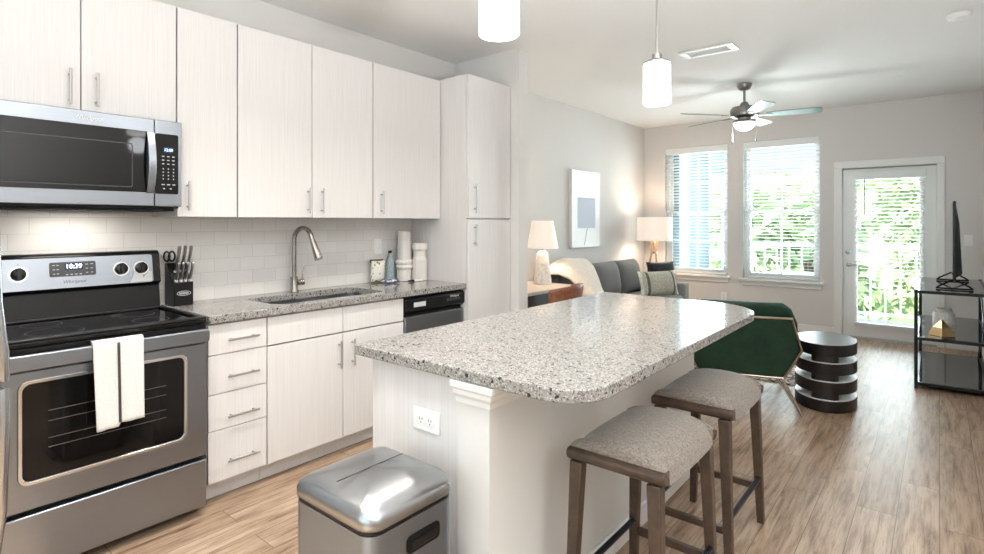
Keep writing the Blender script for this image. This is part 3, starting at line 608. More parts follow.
# stainless fascia leaning with the backguard
T0 = Vector((WX + 0.101, 0, 1.052)); T1 = Vector((WX + 0.0765, 0, 1.198)); up_ = (T1 - T0).normalized(); nr = Vector((up_.z, 0, -up_.x))
B = Matrix(((0, up_.x, nr.x, 0), (1, 0, 0, 0), (0, up_.z, nr.z, 0), (0, 0, 0, 1)))
def fas(y, h, off=0.0): q = T0 + up_ * h + nr * off; return Matrix.Translation((q.x, y, q.z)) @ B
fp = MB().prism(rrect(RY0 + 0.02 - 0.8, 1.118 - 0.8, 0.0, 0.143, 0.012, 4), 'z', 0.0005, 0.003).xf(fas(0.8, 0.0)).build('fascia', M['steel'], rg)
dp = MB().prism(rrect(-0.092, 0.092, -0.034, 0.034, 0.008, 4), 'z', 0.0032, 0.0055).xf(fas(0.772, 0.088)).build('display_panel', M['dgrey'], rg)
MB().prism(rrect(-0.036, 0.036, -0.016, 0.016, 0.003, 2), 'z', 0.0056, 0.0062).xf(fas(0.775, 0.100)).build('display_window', M['led_bg'], dp)
text('10:39', 0.03, fas(0.775, 0.100, 0.0066), 'digits', M['led_white'], dp, 0.0003)
pr_ = MB()
for yy in (-0.075, -0.06, 0.055, 0.075):
    for hh in (-0.02, 0.0, 0.02): pr_.box(yy - 0.005, yy + 0.005, hh - 0.0012, hh + 0.0012, 0.0056, 0.006)
for k in range(4): pr_.box(-0.03 + k * 0.018, -0.02 + k * 0.018, -0.027, -0.024, 0.0056, 0.006)
pr_.xf(fas(0.772, 0.088)).build('button_print', M['print'], dp)
text('Whirlpool', 0.022, fas(0.775, 0.028, 0.0034), 'lettering', M['print_dark'], fp, 0.0002, 0.25)
for ky in (0.475, 0.567, 0.973, 1.064):
    kb = MB().lathe([(0.0, 0.0032), (0.036, 0.0032), (0.036, 0.0042), (0.0, 0.0043)], (0, 0, 0), 24).xf(fas(ky, 0.075)).build('knob_ring', M['chrome'], rg)
    kn = MB().lathe([(0.0, 0.0045), (0.029, 0.0045), (0.027, 0.018), (0.023, 0.020), (0.0, 0.020)], (0, 0, 0), 24); kn.box(-0.007, 0.007, -0.027, 0.027, 0.019, 0.030)
    kn.xf(fas(ky, 0.075)).build('knob', M['black'], rg)
    MB().box(-0.001, 0.001, 0.042, 0.048, 0.0032, 0.0036).xf(fas(ky, 0.075)).build('knob_mark', M['print_dark'], fp)
sk_ = MB().raw([(0.0, 0.0, 0.0034), (0.10, 0.002, 0.0034), (0.10, 0.05, 0.0034), (0.085, 0.055, 0.0034), (0.075, 0.038, 0.0034), (0.06, 0.02, 0.0034), (0.05, 0.045, 0.0034), (0.02, 0.05, 0.0034)], [(0, 1, 2, 3, 4, 5, 6, 7)]).xf(fas(1.012, 0.004)).build('protective_film', M['print'], fp)
# door, handle, window, drawer
DXF = -2.602
od = MB().ringprism(rrect(RY0 + 0.003, RY1 - 0.003, 0.283, 0.80, 0.006, 6), rrect(0.478, 1.056, 0.388, 0.757, 0.03, 6), 'x', -2.652, DXF).build('oven_door', M['steel'], rg, bevel=0.004)
MB().ringprism(rrect(0.466, 1.068, 0.376, 0.769, 0.036, 6), rrect(0.480, 1.054, 0.390, 0.755, 0.028, 6), 'x', DXF + 0.0005, DXF + 0.005).build('window_trim', M['chrome'], od, bevel=0.002)
MB().prism(rrect(0.479, 1.055, 0.389, 0.756, 0.029, 6), 'x', -2.64, DXF - 0.004).build('oven_window', M['oven_glass'], od)
rk = MB()
for zz in (0.50, 0.535, 0.60, 0.64): rk.box(DXF - 0.0038, DXF - 0.003, 0.56, 0.98, zz, zz + 0.0025)
rk.build('oven_rack', M['rack'], od)
MB().box(-2.652, -2.612, RY0 + 0.003, RY1 - 0.003, 0.802, 0.888).build('vent_strip', M['black'], rg)
oh = MB().prism(rrect(RY0 + 0.004, RY1 - 0.004, 0.812, 0.872, 0.014, 4), 'x', -2.588, -2.566)
for yy in (RY0 + 0.03, RY1 - 0.05): oh.box(-2.611, -2.587, yy, yy + 0.02, 0.825, 0.86)
oh.build('oven_handle', M['steel'], od, bevel=0.006, seg=3)
MB().box(-2.652, DXF - 0.002, RY0 + 0.003, RY1 - 0.003, 0.045, 0.262).build('storage_drawer', M['steel'], rg, bevel=0.006)
for (xx, yy) in ((-3.15, RY0 + 0.05), (-3.15, RY1 - 0.05), (-2.72, RY0 + 0.05), (-2.72, RY1 - 0.05)): MB().cyl((xx, yy, 0.0), (xx, yy, 0.03), 0.02, seg=10).build('foot', M['black'], rg)
# towel over the oven handle
TY0, TY1 = 0.692, 0.874
tw = thing('dish_towel', 'white dish towel with dark stripe hanging on the oven handle', 'towel', (-2.56, 0.8, 0.55))
def towel(side):
    mb = MB()
    def fn(a, b):
        y = TY0 + (TY1 - TY0) * a; s = b
        wv = 0.004 * math.sin(a * 9 + 1) + 0.003 * math.sin(a * 21)
        if s < 0.1: th = PI * (s / 0.1) ; return (-2.577 - math.cos(th) * 0.0175, y, 0.877 + 0.010 * math.sin(th))
        q = (s - 0.1) / 0.9
        return (-2.5595 + 0.012 * q + wv * q, y + (0.01 * (a - 0.5) * -q) + 0.004 * q, 0.877 - q * (0.332 + 0.014 * (1 if a < 0.5 else 0)))
    def fb(a, b):
        y = TY0 + 0.004 + (TY1 - TY0 - 0.008) * a; return (-2.5945 - 0.001 * b, y, 0.877 - b * 0.07)
    return mb.grid(fn, 24, 26).grid(fb, 8, 6)
towel(0).build('cloth', M['towel'], tw, solid=0.004, smooth=80)
MB().grid(lambda a, b: (-2.5555 + 0.012 * b + (0.004 * math.sin(0.5 * 9 + 1) + 0.003 * math.sin(10.5)) * b, 0.781 + (a - 0.5) * 0.010 + 0.004 * b, 0.872 - b * 0.325), 2, 14).build('stripe', M['dgrey'], tw, solid=0.002)

# ------------------------------------------------------------------ microwave
mw = thing('microwave', 'stainless over-the-range microwave with black glass door', 'microwave', (-3.0, 0.76, 1.42))
MY0, MY1, MX = 0.392, 1.140, -2.845
MB().box(WX + 0.01, MX - 0.035, MY0, MY1, 1.43, 1.852).build('body', M['black'], mw)
MB().box(MX - 0.034, MX, MY0, 1.018, 1.437, 1.85).build('door', M['steel'], mw, bevel=0.004)
md = MB().box(MX + 0.0005, MX + 0.005, MY0 + 0.004, 0.985, 1.502, 1.788).build('door_glass', M['black_gloss'], mw, bevel=0.002)
MB().ringprism(rrect(MY0 + 0.05, 0.925, 1.522, 1.725, 0.01, 3), rrect(MY0 + 0.054, 0.921, 1.526, 1.721, 0.008, 3), 'x', MX + 0.0052, MX + 0.006).build('window_outline', M['dgrey'], md)
MB().box(MX - 0.034, MX, 1.0195, MY1 + 0.002, 1.437, 1.85).build('control_side', M['steel'], mw, bevel=0.004)
cp = MB().prism(rrect(1.021, 1.124, 1.497, 1.785, 0.008, 3), 'x', MX + 0.0005, MX + 0.004).build('control_panel', M['black_gloss'], mw)
MB().box(MX + 0.0042, MX + 0.0047, 1.058, 1.10, 1.695, 1.722).build('display_window', M['led_bg'], cp)
text('12:09', 0.018, at(MX + 0.005, 1.079, 1.708), 'digits', M['led_blue'], cp, 0.0003)
bt = MB()
for j in range(3):
    for k in range(3): bt.box(MX + 0.0042, MX + 0.0046, 1.05 + k * 0.023, 1.06 + k * 0.023, 1.675 - j * 0.018, 1.679 - j * 0.018)
for j in range(4):
    for k in range(3): bt.box(MX + 0.0042, MX + 0.0046, 1.053 + k * 0.023, 1.058 + k * 0.023, 1.615 - j * 0.016, 1.62 - j * 0.016)
for k in range(3): bt.box(MX + 0.0042, MX + 0.0046, 1.048 + k * 0.024, 1.062 + k * 0.024, 1.54, 1.544)
for k in range(2): bt.box(MX + 0.0042, MX + 0.0046, 1.055 + k * 0.03, 1.063 + k * 0.03, 1.52, 1.525)
bt.build('button_print', M['print'], cp)
hp = [(MX + 0.012 + 0.028 * math.sin(PI * k / 12), 0.998, 1.50 + 0.285 * k / 12) for k in range(13)]
hm = MB()
hm.rings([[(p[0], p[1] - 0.017, p[2]), (p[0], p[1] + 0.017, p[2]), (p[0] - 0.010, p[1] + 0.017, p[2]), (p[0] - 0.010, p[1] - 0.017, p[2])] for p in hp])
hm.box(MX + 0.0005, MX + 0.012, 0.986, 1.010, 1.505, 1.53).box(MX + 0.0005, MX + 0.012, 0.986, 1.010, 1.755, 1.78)
hm.build('handle', M['steel'], mw, bevel=0.003)
MB().box(WX + 0.03, MX - 0.04, MY0 + 0.02, MY1 - 0.02, 1.415, 1.429).build('vent_grille', M['black_matte'], mw)
text('Whirlpool', 0.026, at(MX + 0.0006, 0.755, 1.818), 'lettering', M['print'], mw, 0.0004)
light('hood_lamp', 'AREA', (-3.06, 0.76, 1.410), 1.3, WARM, 0.10, 0.3, shape='RECTANGLE')

# ------------------------------------------------------------------ things on the kitchen counter
ZC = 0.9145
kb = thing('knife_block', 'slanted black knife block on the counter beside the oven', 'knife block', (-3.15, 1.265, ZC))
KX0, KX1, KY0, KY1 = -3.215, -3.125, 1.205, 1.305
MB().prism([(-3.225, ZC), (-3.10, ZC), (-3.10, ZC + 0.125), (-3.135, ZC + 0.13), (-3.19, ZC + 0.225), (-3.225, ZC + 0.225)], 'y', KY0, KY1).build('block', M['black'], kb, bevel=0.004)
lg = MB().ringprism([(1.255 + 0.036 * math.cos(2 * PI * k / 32), ZC + 0.066 + 0.013 * math.sin(2 * PI * k / 32)) for k in range(32)], [(1.255 + 0.033 * math.cos(2 * PI * k / 32), ZC + 0.066 + 0.0105 * math.sin(2 * PI * k / 32)) for k in range(32)], 'x', -3.0995, -3.0985)
for k in range(8): lg.box(-3.0995, -3.0985, 1.232 + k * 0.006, 1.2355 + k * 0.006, ZC + 0.060, ZC + 0.072)
lg.build('emblem', M['print'], kb)
KP = ['first', 'second', 'third', 'fourth']
def knife(y, base, L, wid, lab, grp, nm, lean):
    b = Vector((base[0], y, base[1])); u = Vector((0.30, lean, 0.95)).normalized()
    k = thing(nm, lab, 'knife', tuple(b), 0, grp)
    MB().tube([b + u * 0.001, b + u * 0.012], wid, 10, flat=0.7).build('bolster', M['white'], k)
    MB().tube([b + u * 0.012, b + u * L * 0.3, b + u * L * 0.7 + Vector((0.004, 0, 0)), b + u * L, b + u * (L + 0.006)], wid, 10, radii=[wid * 0.8, wid, wid * 0.85, wid * 1.05, wid * 0.6], flat=0.7).build('handle', M['nickel'], k)
for k in range(4):
    knife(1.220 + 0.0235 * k, (-3.112, ZC + 0.128), 0.105, 0.0108, 'short silver steak knife in the front row of the knife block, %s from the oven' % KP[k], 'steak knives in the knife block', 'steak_knife', 0.02)
for k in range(3):
    knife(1.235 + 0.03 * k, (-3.160, ZC + 0.175), 0.145, 0.0125, 'long silver knife in the back row of the knife block, %s from the oven' % KP[k], 'large knives in the knife block', 'kitchen_knife', 0.03)
sr = thing('scissors', 'black handled kitchen scissors in the knife block nearest the oven', 'scissors', (-3.2, 1.212, ZC + 0.226))
for sgn in (-1, 1):
    MB().tube([(-3.185 + 0.014 * math.cos(a) , 1.214 + sgn * 0.013 + 0.010 * math.cos(a) * 1, ZC + 0.262 + 0.026 * math.sin(a)) for a in [2 * PI * q / 16 for q in range(16)]], 0.005, 8, closed=True).build('handle', M['black'], sr)
MB().tube([(-3.195, 1.212, ZC + 0.227), (-3.19, 1.212, ZC + 0.25)], 0.007, 8).build('blades', M['steel'], sr)

cb_ = thing('snack_bag', 'white and olive crisp bag leaning on the backsplash beside the bottle', 'bag', (-3.19, 2.655, ZC))
pm = pillow_mb(0.13, 0.165, 0.05, 14, 3.0, 0.05).xf(Matrix.Translation((-3.178, 2.655, ZC + 0.0835)) @ Matrix.Rotation(0.10, 4, 'Y') @ Matrix.Rotation(PI / 2, 4, 'Z'))
m = M['bagprint'] = mat('printed_foil_bag', lin(236, 232, 222), 0.35); t = NT(m); nz = t.noise(t.obco(), 38, 3); t.col(t.ramp(nz, [(0.0, lin(240, 236, 226)), (0.56, lin(238, 234, 222)), (0.6, lin(126, 118, 74)), (0.66, lin(236, 230, 220)), (0.7, lin(150, 70, 56))], 'CONSTANT'))
pm.build('pouch', M['bagprint'], cb_, smooth=80)
M['olive'] = mat('olive_foil', lin(104, 100, 66), 0.35)
MB().box(-3.194, -3.186, 2.592, 2.718, ZC + 0.150, ZC + 0.172).build('top_seal', M['olive'], cb_, bevel=0.002); MB().box(-3.182, -3.172, 2.595, 2.715, ZC + 0.0005, ZC + 0.012).build('bottom_seal', M['olive'], cb_, bevel=0.002)
wb = thing('water_bottle', 'clear plastic water bottle with black cap next to the crisp bag', 'bottle', (-3.165, 2.765, ZC))
MB().lathe([(0.0, 0.001), (0.028, 0.001), (0.031, 0.01), (0.031, 0.05), (0.029, 0.06), (0.031, 0.07), (0.031, 0.14), (0.027, 0.175), (0.013, 0.205), (0.012, 0.215), (0.0, 0.215)], (-3.165, 2.765, ZC), 24).build('body', M['bottle'], wb)
MB().lathe([(0.0, 0.2155), (0.0145, 0.2155), (0.0145, 0.233), (0.0, 0.233)], (-3.165, 2.765, ZC), 18).build('cap', M['black'], wb)
M['bluewrap'] = mat('blue_white_wrapper', lin(80, 92, 150), 0.3); t = NT(M['bluewrap']); nz = t.noise(t.obco(), 45, 3); t.col(t.ramp(nz, [(0.45, lin(52, 62, 130)), (0.5, lin(225, 228, 236))], 'CONSTANT'))
tag(pillow_mb(0.13, 0.09, 0.03, 10).xf(Matrix.Translation((-3.09, 2.70, ZC + 0.0155)) @ Matrix.Rotation(PI / 2, 4, 'Z') @ Matrix.Rotation(PI / 2, 4, 'X')).build('snack_packet', M['bluewrap'], smooth=80), 'small blue and white snack packet lying in front of the bottle', 'snack packet')
# two white pillar-like canisters
def octagon_lathe(prof, c, seg=8): return MB().lathe(prof, c, seg)
va = thing('candle_pillar', 'tall white ribbed pillar vase beside the water bottle', 'vase', (-3.13, 2.875, ZC), 0, 'white vases on the counter')
MB().lathe([(0.0, 0.0005), (0.056, 0.0005), (0.056, 0.085), (0.062, 0.095), (0.068, 0.105), (0.064, 0.116), (0.058, 0.124), (0.066, 0.135), (0.068, 0.146), (0.060, 0.156), (0.052, 0.162), (0.050, 0.27), (0.046, 0.315), (0.049, 0.322), (0.049, 0.375), (0.044, 0.38), (0.041, 0.37), (0.0, 0.36)], (-3.13, 2.875, ZC), 14).build('body', M['ceramic'], va, smooth=15, bevel=0.002)
vb = thing('faceted_vase', 'shorter white faceted vase standing against the pantry side', 'vase', (-3.065, 2.975, ZC), 0, 'white vases on the counter')
octagon_lathe([(0.0, 0.0005), (0.058, 0.0005), (0.060, 0.006), (0.060, 0.16), (0.050, 0.185), (0.048, 0.225), (0.056, 0.235), (0.060, 0.243), (0.060, 0.28), (0.056, 0.286), (0.046, 0.286), (0.044, 0.27), (0.0, 0.265)], (-3.065, 2.975, ZC), 10).build('body', M['ceramic'], vb, smooth=15, bevel=0.002)
pn_ = thing('marker_pen', 'small black and white marker lying in front of the white vases', 'pen', (-3.02, 2.86, ZC))
MB().cyl((-3.03, 2.83, ZC + 0.008), (-3.02, 2.875, ZC + 0.008), 0.0075, seg=10).build('cap', M['black'], pn_); MB().cyl((-3.02, 2.8755, ZC + 0.008), (-3.0, 2.945, ZC + 0.008), 0.007, seg=10).build('barrel', M['white'], pn_)

# wall plates
def plate(name, label, c, nrm, w, h_, kind, group):
    r = thing(name, label, 'switch' if 'switch' in kind else 'outlet', c, 0, group)
    z = Vector(nrm); y = Vector((0, 0, 1)); x = y.cross(z); Mx = Matrix(((x.x, y.x, z.x, c[0]), (x.y, y.y, z.y, c[1]), (x.z, y.z, z.z, c[2]), (0, 0, 0, 1)))
    MB().prism(rrect(-w / 2, w / 2, -h_ / 2, h_ / 2, 0.004, 3), 'z', 0.0005, 0.006).xf(Mx).build('cover_plate', M['white'], r, bevel=0.0015)
    if kind == 'switch': MB().box(-0.005, 0.005, -0.012, 0.012, 0.0062, 0.014).xf(Mx).build('toggle', M['white'], r, bevel=0.002)
    else:
        for s in (-1, 1):
            o = (s * 0.021, 0) if w > h_ else (0, s * 0.021)
            f = MB().prism([(o[0] + 0.0165 * math.cos(2 * PI * k / 20), o[1] + 0.0165 * math.sin(2 * PI * k / 20)) for k in range(20)], 'z', 0.0062, 0.0085).xf(Mx).build('receptacle', M['white'], r)
            sl = MB().box(o[0] - 0.007, o[0] - 0.0045, o[1] - 0.001, o[1] + 0.008, 0.0086, 0.009).box(o[0] + 0.0045, o[0] + 0.007, o[1] - 0.001, o[1] + 0.008, 0.0086, 0.009).box(o[0] - 0.002, o[0] + 0.002, o[1] - 0.010, o[1] - 0.006, 0.0086, 0.009)
            sl.xf(Mx).build('socket_slots', M['black'], f)
    return r
plate('light_switch', 'white wall switch on the tiled backsplash above the crisp bag', (WX + 0.0082, 2.70, 1.18), (1, 0, 0), 0.072, 0.118, 'switch', None)
plate('light_switch', 'white wall switch between balcony door and television', (0.235, YF - 0.0002, 1.17), (0, -1, 0), 0.072, 0.118, 'switch', None)
plate('wall_outlet', 'white wall outlet under the middle window, behind the green chair', (-2.22, YF - 0.0002, 0.36), (0, -1, 0), 0.072, 0.118, 'outlet', None)

# ------------------------------------------------------------------ island
isl = thing('kitchen_island', 'white kitchen island base with panelled end and painted half wall', 'island', (-1.3, 2.2, 0))
MB().box(-1.585, -1.160, 1.315, 3.08, 0.10, 0.875).build('cabinet_body', M['cab'], isl, bevel=0.001, seg=1)
MB().box(-1.51, -1.160, 1.315, 3.08, 0.001, 0.099).build('toe_kick', M['cab'], isl)
MB().box(-1.545, -1.160, 1.302, 1.3145, 0.001, 0.875).build('end_panel', M['cab'], isl)
for k in range(3):
    dd = MB().box(-1.605, -1.586, 1.318 + k * 0.586, 1.318 + k * 0.586 + 0.582, 0.105, 0.868).build('door', M['cab'], isl)
    bar_handle(MB(), (-1.605, 1.37 + k * 0.586, 0.62), (-1.605, 1.37 + k * 0.586, 0.78), (-1, 0, 0)).build('handle', M['nickel'], dd)
MB().box(-1.159, -1.03, 1.29, 3.09, 0.001, 0.875).build('half_wall', M['island_wall'], isl)
# stepped moulding under the worktop
prof = [(0.0, 0.800), (0.008, 0.802), (0.010, 0.818), (0.022, 0.832), (0.024, 0.846), (0.036, 0.856), (0.038, 0.874), (0.0, 0.874)]
def mould():
    mb = MB(); rings = []
    for (ox, z) in prof:
        rings.append([(-1.158 - 0.0, 1.2895 - ox, z), (-1.0295 + ox, 1.2895 - ox, z), (-1.0295 + ox, 3.085, z)])
    for a in range(len(rings) - 1):
        for i in range(2):
            mb.raw([rings[a][i], rings[a][i + 1], rings[a + 1][i + 1], rings[a + 1][i]], [(0, 1, 2, 3)])
    mb.raw([r_[0] for r_ in rings], [tuple(range(len(rings)))]); mb.raw([r_[2] for r_ in rings], [tuple(range(len(rings)))])
    bmesh.ops.remove_doubles(mb.bm, verts=mb.bm.verts, dist=1e-5); return mb
mould().build('cap_moulding', M['trim'], isl, smooth=25)
MB().box(-1.0295, -1.014, 1.276, 3.10, 0.001, 0.095).box(-1.159, -1.0295, 1.276, 1.2895, 0.001, 0.095).build('baseboard', M['trim'], isl, bevel=0.005)
top = MB().prism(rrect(-1.645, -0.694, 1.26, 3.25, [0.145, 0.34, 0.01, 0.012], 14), 'z', 0.876, 0.914).build('countertop', M['granite'], bevel=0.004)
tag(top, 'speckled grey granite island worktop with rounded corners above the stools', 'countertop', 'speckled granite countertops')
plate('wall_outlet', 'white double outlet on the island end panel above the trash can', (-1.305, 1.3018, 0.702), (0, -1, 0), 0.122, 0.073, 'outlet', None)

# ------------------------------------------------------------------ trash can
TX0, TX1, TYa, TYb = -1.435, -1.085, 0.88, 1.20
tc_ = thing('trash_can', 'brushed stainless trash can with domed lid beside the island', 'trash can', ((TX0 + TX1) / 2, (TYa + TYb) / 2, 0))
MB().prism(rrect(TX0, TX1, TYa, TYb, 0.045, 8), 'z', 0.02, 0.565).build('bin_body', M['bin_steel'], tc_)
MB().prism(rrect(TX0 + 0.004, TX1 - 0.004, TYa + 0.004, TYb - 0.004, 0.042, 8), 'z', 0.0, 0.0195).build('base_ring', M['black'], tc_)
MB().prism(rrect(TX0 + 0.002, TX1 - 0.002, TYa + 0.002, TYb - 0.002, 0.044, 8), 'z', 0.5655, 0.575).build('rim_gasket', M['black'], tc_)
xm = (TX0 + TX1) / 2; ym = (TYa + TYb) / 2
def lid(side):
    mb = MB(); rings = []
    def ring(k, z, f=1.0):
        pts = rrect(TX0 - 0.004 + k, TX1 + 0.004 - k, TYa - 0.004 + k, TYb + 0.004 - k, max(0.048 - k * 0.4, 0.01), 8); out = []
        for p in pts:
            u = (p[0] - xm) / ((TX1 - TX0) / 2); out.append((p[0], p[1], z + f * 0.022 * (1 - min(1, abs(u)) ** 2)))
        return out
    rings = [ring(0.004, 0.5755, 0), ring(0.0, 0.580, 0), ring(0.0, 0.600, 0.15), ring(0.006, 0.612, 0.5), ring(0.022, 0.620, 1), ring(0.06, 0.6255, 1), ring(0.11, 0.629, 1), ring(0.155, 0.630, 1)]
    mb.rings(rings); return mb
ld = lid(0).build('lid', M['steel_lid'], tc_, smooth=60)
MB().box(xm - 0.0012, xm + 0.0012, TYa + 0.03, TYb - 0.05, 0.6505, 0.6527).build('lid_seam', M['dgrey'], ld)
MB().prism(rrect(1.005, 1.13, 0.472, 0.520, 0.014, 4), 'x', TX1 + 0.0005, TX1 + 0.004).build('side_handle', M['black_matte'], tc_, bevel=0.0015)
MB().prism(rrect(1.02, 1.115, 0.483, 0.503, 0.008, 3), 'x', TX1 + 0.0042, TX1 + 0.0075).build('side_grip', M['black'], tc_, bevel=0.0015)
MB().box(xm - 0.06, xm + 0.06, TYb + 0.001, TYb + 0.018, 0.56, 0.60).build('hinge', M['black'], tc_, bevel=0.003)
MB().box(xm - 0.09, xm + 0.09, TYa - 0.03, TYa - 0.001, 0.004, 0.018).build('pedal', M['steel'], tc_, bevel=0.004)

# ------------------------------------------------------------------ bar stools
def make_stool(loc, label):
    s = thing('bar_stool', label, 'stool', loc, 0, 'upholstered bar stools at the island')
    B_ = dict(local=True)
    for sg in (-1, 1):
        MB().prism(rrect(-0.0225 + sg * 0.225, 0.0225 + sg * 0.225, 0.594, 0.632, 0.016, 4), 'x', -0.162, 0.162).build('seat_rail', M['walnut'], s, bevel=0.006, seg=3, **B_)
    cu = MB(); rings = []; NX = 16
    for (y, H, zb) in ((-0.231, 0.004, 0.6335), (-0.229, 0.016, 0.6335), (-0.220, 0.030, 0.6335), (-0.2035, 0.040, 0.6335), (-0.2005, 0.041, 0.586), (-0.15, 0.050, 0.584), (-0.08, 0.054, 0.584), (0, 0.055, 0.584),
                       (0.08, 0.054, 0.584), (0.15, 0.050, 0.584), (0.2005, 0.041, 0.586), (0.2035, 0.040, 0.6335), (0.220, 0.030, 0.6335), (0.229, 0.016, 0.6335), (0.231, 0.004, 0.6335)):
        xs_ = [math.sin(PI / 2 * (2 * k / NX - 1)) for k in range(NX + 1)]; hw = 0.166 - 0.010 * (abs(y) / 0.231) ** 4
        topc = [(u * hw, y, zb + (0.6335 + H * (1 - 0.55 * u * u) - zb) * max(0.0, 1 - abs(u) ** 7) ** 0.6 + 0.0005) for u in xs_]
        botc = [(u * hw * 0.97, y, zb) for u in xs_[1:-1][::-1]]
        rings.append(topc + botc)
    cu.rings(rings); cu.build('cushion', M['stool_fab'], s, smooth=60, **B_)
    for sx in (-1, 1):
        for sy in (-1, 1):
            a = Vector((sx * 0.128, sy * 0.225, 0.5935)); b = Vector((sx * 0.150, sy * 0.245, 0.0)); h1_, h2_ = 0.021, 0.0145
            mbb = MB().hexa([(b.x - h2_, b.y - h2_, 0), (b.x + h2_, b.y - h2_, 0), (b.x + h2_, b.y + h2_, 0), (b.x - h2_, b.y + h2_, 0)], [(a.x - h1_, a.y - h1_, a.z), (a.x + h1_, a.y - h1_, a.z), (a.x + h1_, a.y + h1_, a.z), (a.x - h1_, a.y + h1_, a.z)])
            mbb.build('leg', M['walnut'], s, bevel=0.004, **B_)
    for sy in (-1, 1): MB().box(-0.126, 0.126, sy * 0.239 - 0.009, sy * 0.239 + 0.009, 0.150, 0.180).build('stretcher', M['walnut'], s, bevel=0.003, **B_)
    for sx in (-1, 1):
        MB().prism([(sx * 0.1435 + 0.010 * math.cos(q * PI / 6), 0.205 + 0.013 * math.sin(q * PI / 6)) for q in range(12)], 'y', -0.222, 0.222).build('footrest_bar', M['bar_metal'], s, **B_)
    return s
s1 = make_stool((-0.765, 1.805, 0), 'tweed topped wooden bar stool nearest the camera at the island')
dup(s1, (-0.768, 2.50, 0), 0, 'tweed topped wooden bar stool farther along the island, near the green chair')

# ------------------------------------------------------------------ ceiling fixtures
def pendant(loc, label):
    p = thing('pendant_light', label, 'pendant lamp', loc, 0, 'cylinder pendants over the island')
    x, y, z = loc
    MB().lathe([(0.0, 0.0), (0.066, 0.0), (0.070, 0.004), (0.070, 0.212), (0.066, 0.216), (0.0, 0.216)], (x, y, z), 32).build('glass_shade', M['shade_glow'], p)
    MB().lathe([(0.0, 0.217), (0.070, 0.217), (0.071, 0.224), (0.050, 0.236), (0.026, 0.238), (0.026, 0.268), (0.010, 0.270), (0.0, 0.27)], (x, y, z), 32).build('cap', M['nickel'], p)
    MB().cyl((x, y, z + 0.268), (x, y, CZ - 0.023), 0.006, seg=10).build('stem', M['nickel'], p)
    MB().lathe([(0.0, CZ - 0.024 - z), (0.05, CZ - 0.024 - z), (0.062, CZ - 0.006 - z), (0.062, CZ - 0.0005 - z), (0.0, CZ - 0.0005 - z)], (x, y, z), 28).build('canopy', M['nickel'], p)
    return p
pa = pendant((-1.16, 1.506, 2.005), 'lit white cylinder pendant nearest the camera, cut by the top edge')
dup(pa, (-1.16, 2.895, 1.995), 0, 'lit white cylinder pendant farther from the camera, left of the ceiling fan')
for py in (1.506, 2.895): light('pendant_lamp', 'POINT', (-1.16, py, 1.93), 1.5, NEUT, radius=0.06)
# recessed downlights above the kitchen aisle; the hall and rear ones are added fill
dn = None
NAMES = ['nearest the refrigerator', 'above the sink', 'in front of the pantry', 'added as fill behind the camera to the right', 'added as fill in the hall beside the island', 'added as fill behind the camera to the left']
for k, (x, y, e, c) in enumerate(DOWN):
    lab = 'round recessed ceiling light ' + NAMES[k]
    if dn is None:
        dn = thing('recessed_light', lab, 'ceiling light', (x, y, CZ), 0, 'recessed ceiling lights')
        MB().ringprism([(0.10 * math.cos(2 * PI * q / 32), 0.10 * math.sin(2 * PI * q / 32)) for q in range(32)], [(0.08 * math.cos(2 * PI * q / 32), 0.08 * math.sin(2 * PI * q / 32)) for q in range(32)], 'z', -0.012, -0.0005).build('trim_ring', M['white'], dn, local=True)
        MB().prism([(0.079 * math.cos(2 * PI * q / 32), 0.079 * math.sin(2 * PI * q / 32)) for q in range(32)], 'z', -0.008, -0.0005).build('lens', M['down_glow'], dn, local=True)
    else: dup(dn, (x, y, CZ), 0, lab)
for k, (x, y, e) in enumerate(FLUSH_FILL):  # fixtures of the added flush fill lamps
    ff = thing('flush_fill_light', 'added round frosted flush fill light ' + ('above the aisle behind the camera' if k == 0 else 'in the hall right of the camera'), 'ceiling light', (x, y, CZ), 0, 'added flush fill lights')
    MB().lathe([(0.0, -0.0005), (0.17, -0.0005), (0.17, -0.03), (0.15, -0.035), (0.0, -0.035)][::-1], (x, y, CZ), 32).build('rim', M['nickel'], ff)
    MB().lathe([(0.0, -0.036), (0.148, -0.036), (0.13, -0.065), (0.08, -0.085), (0.0, -0.092)][::-1], (x, y, CZ), 32).build('diffuser', M['flush_fill_glow'], ff)
for k, (x, y, e) in enumerate(UPL_FILL):  # stands and bowls of the added bounce fill lamps
    u_ = thing('fill_uplighter', 'added tall fill lamp shining at the ceiling ' + ('in the hall right of the camera' if k == 0 else 'behind the camera'), 'lamp', (x, y, 0), 0, 'added fill uplighters')
    MB().lathe([(0.0, 0.0), (0.13, 0.0), (0.13, 0.015), (0.02, 0.03), (0.0, 0.03)], (x, y, 0), 28).build('base', M['nickel'], u_)
    MB().cyl((x, y, 0.03), (x, y, 1.30), 0.011, seg=12).build('pole', M['nickel'], u_)
    MB().lathe([(0.02, 1.30), (0.09, 1.32), (0.15, 1.39), (0.155, 1.42), (0.15, 1.42), (0.085, 1.33), (0.0, 1.315)], (x, y, 0), 32).build('bowl', M['nickel'], u_)
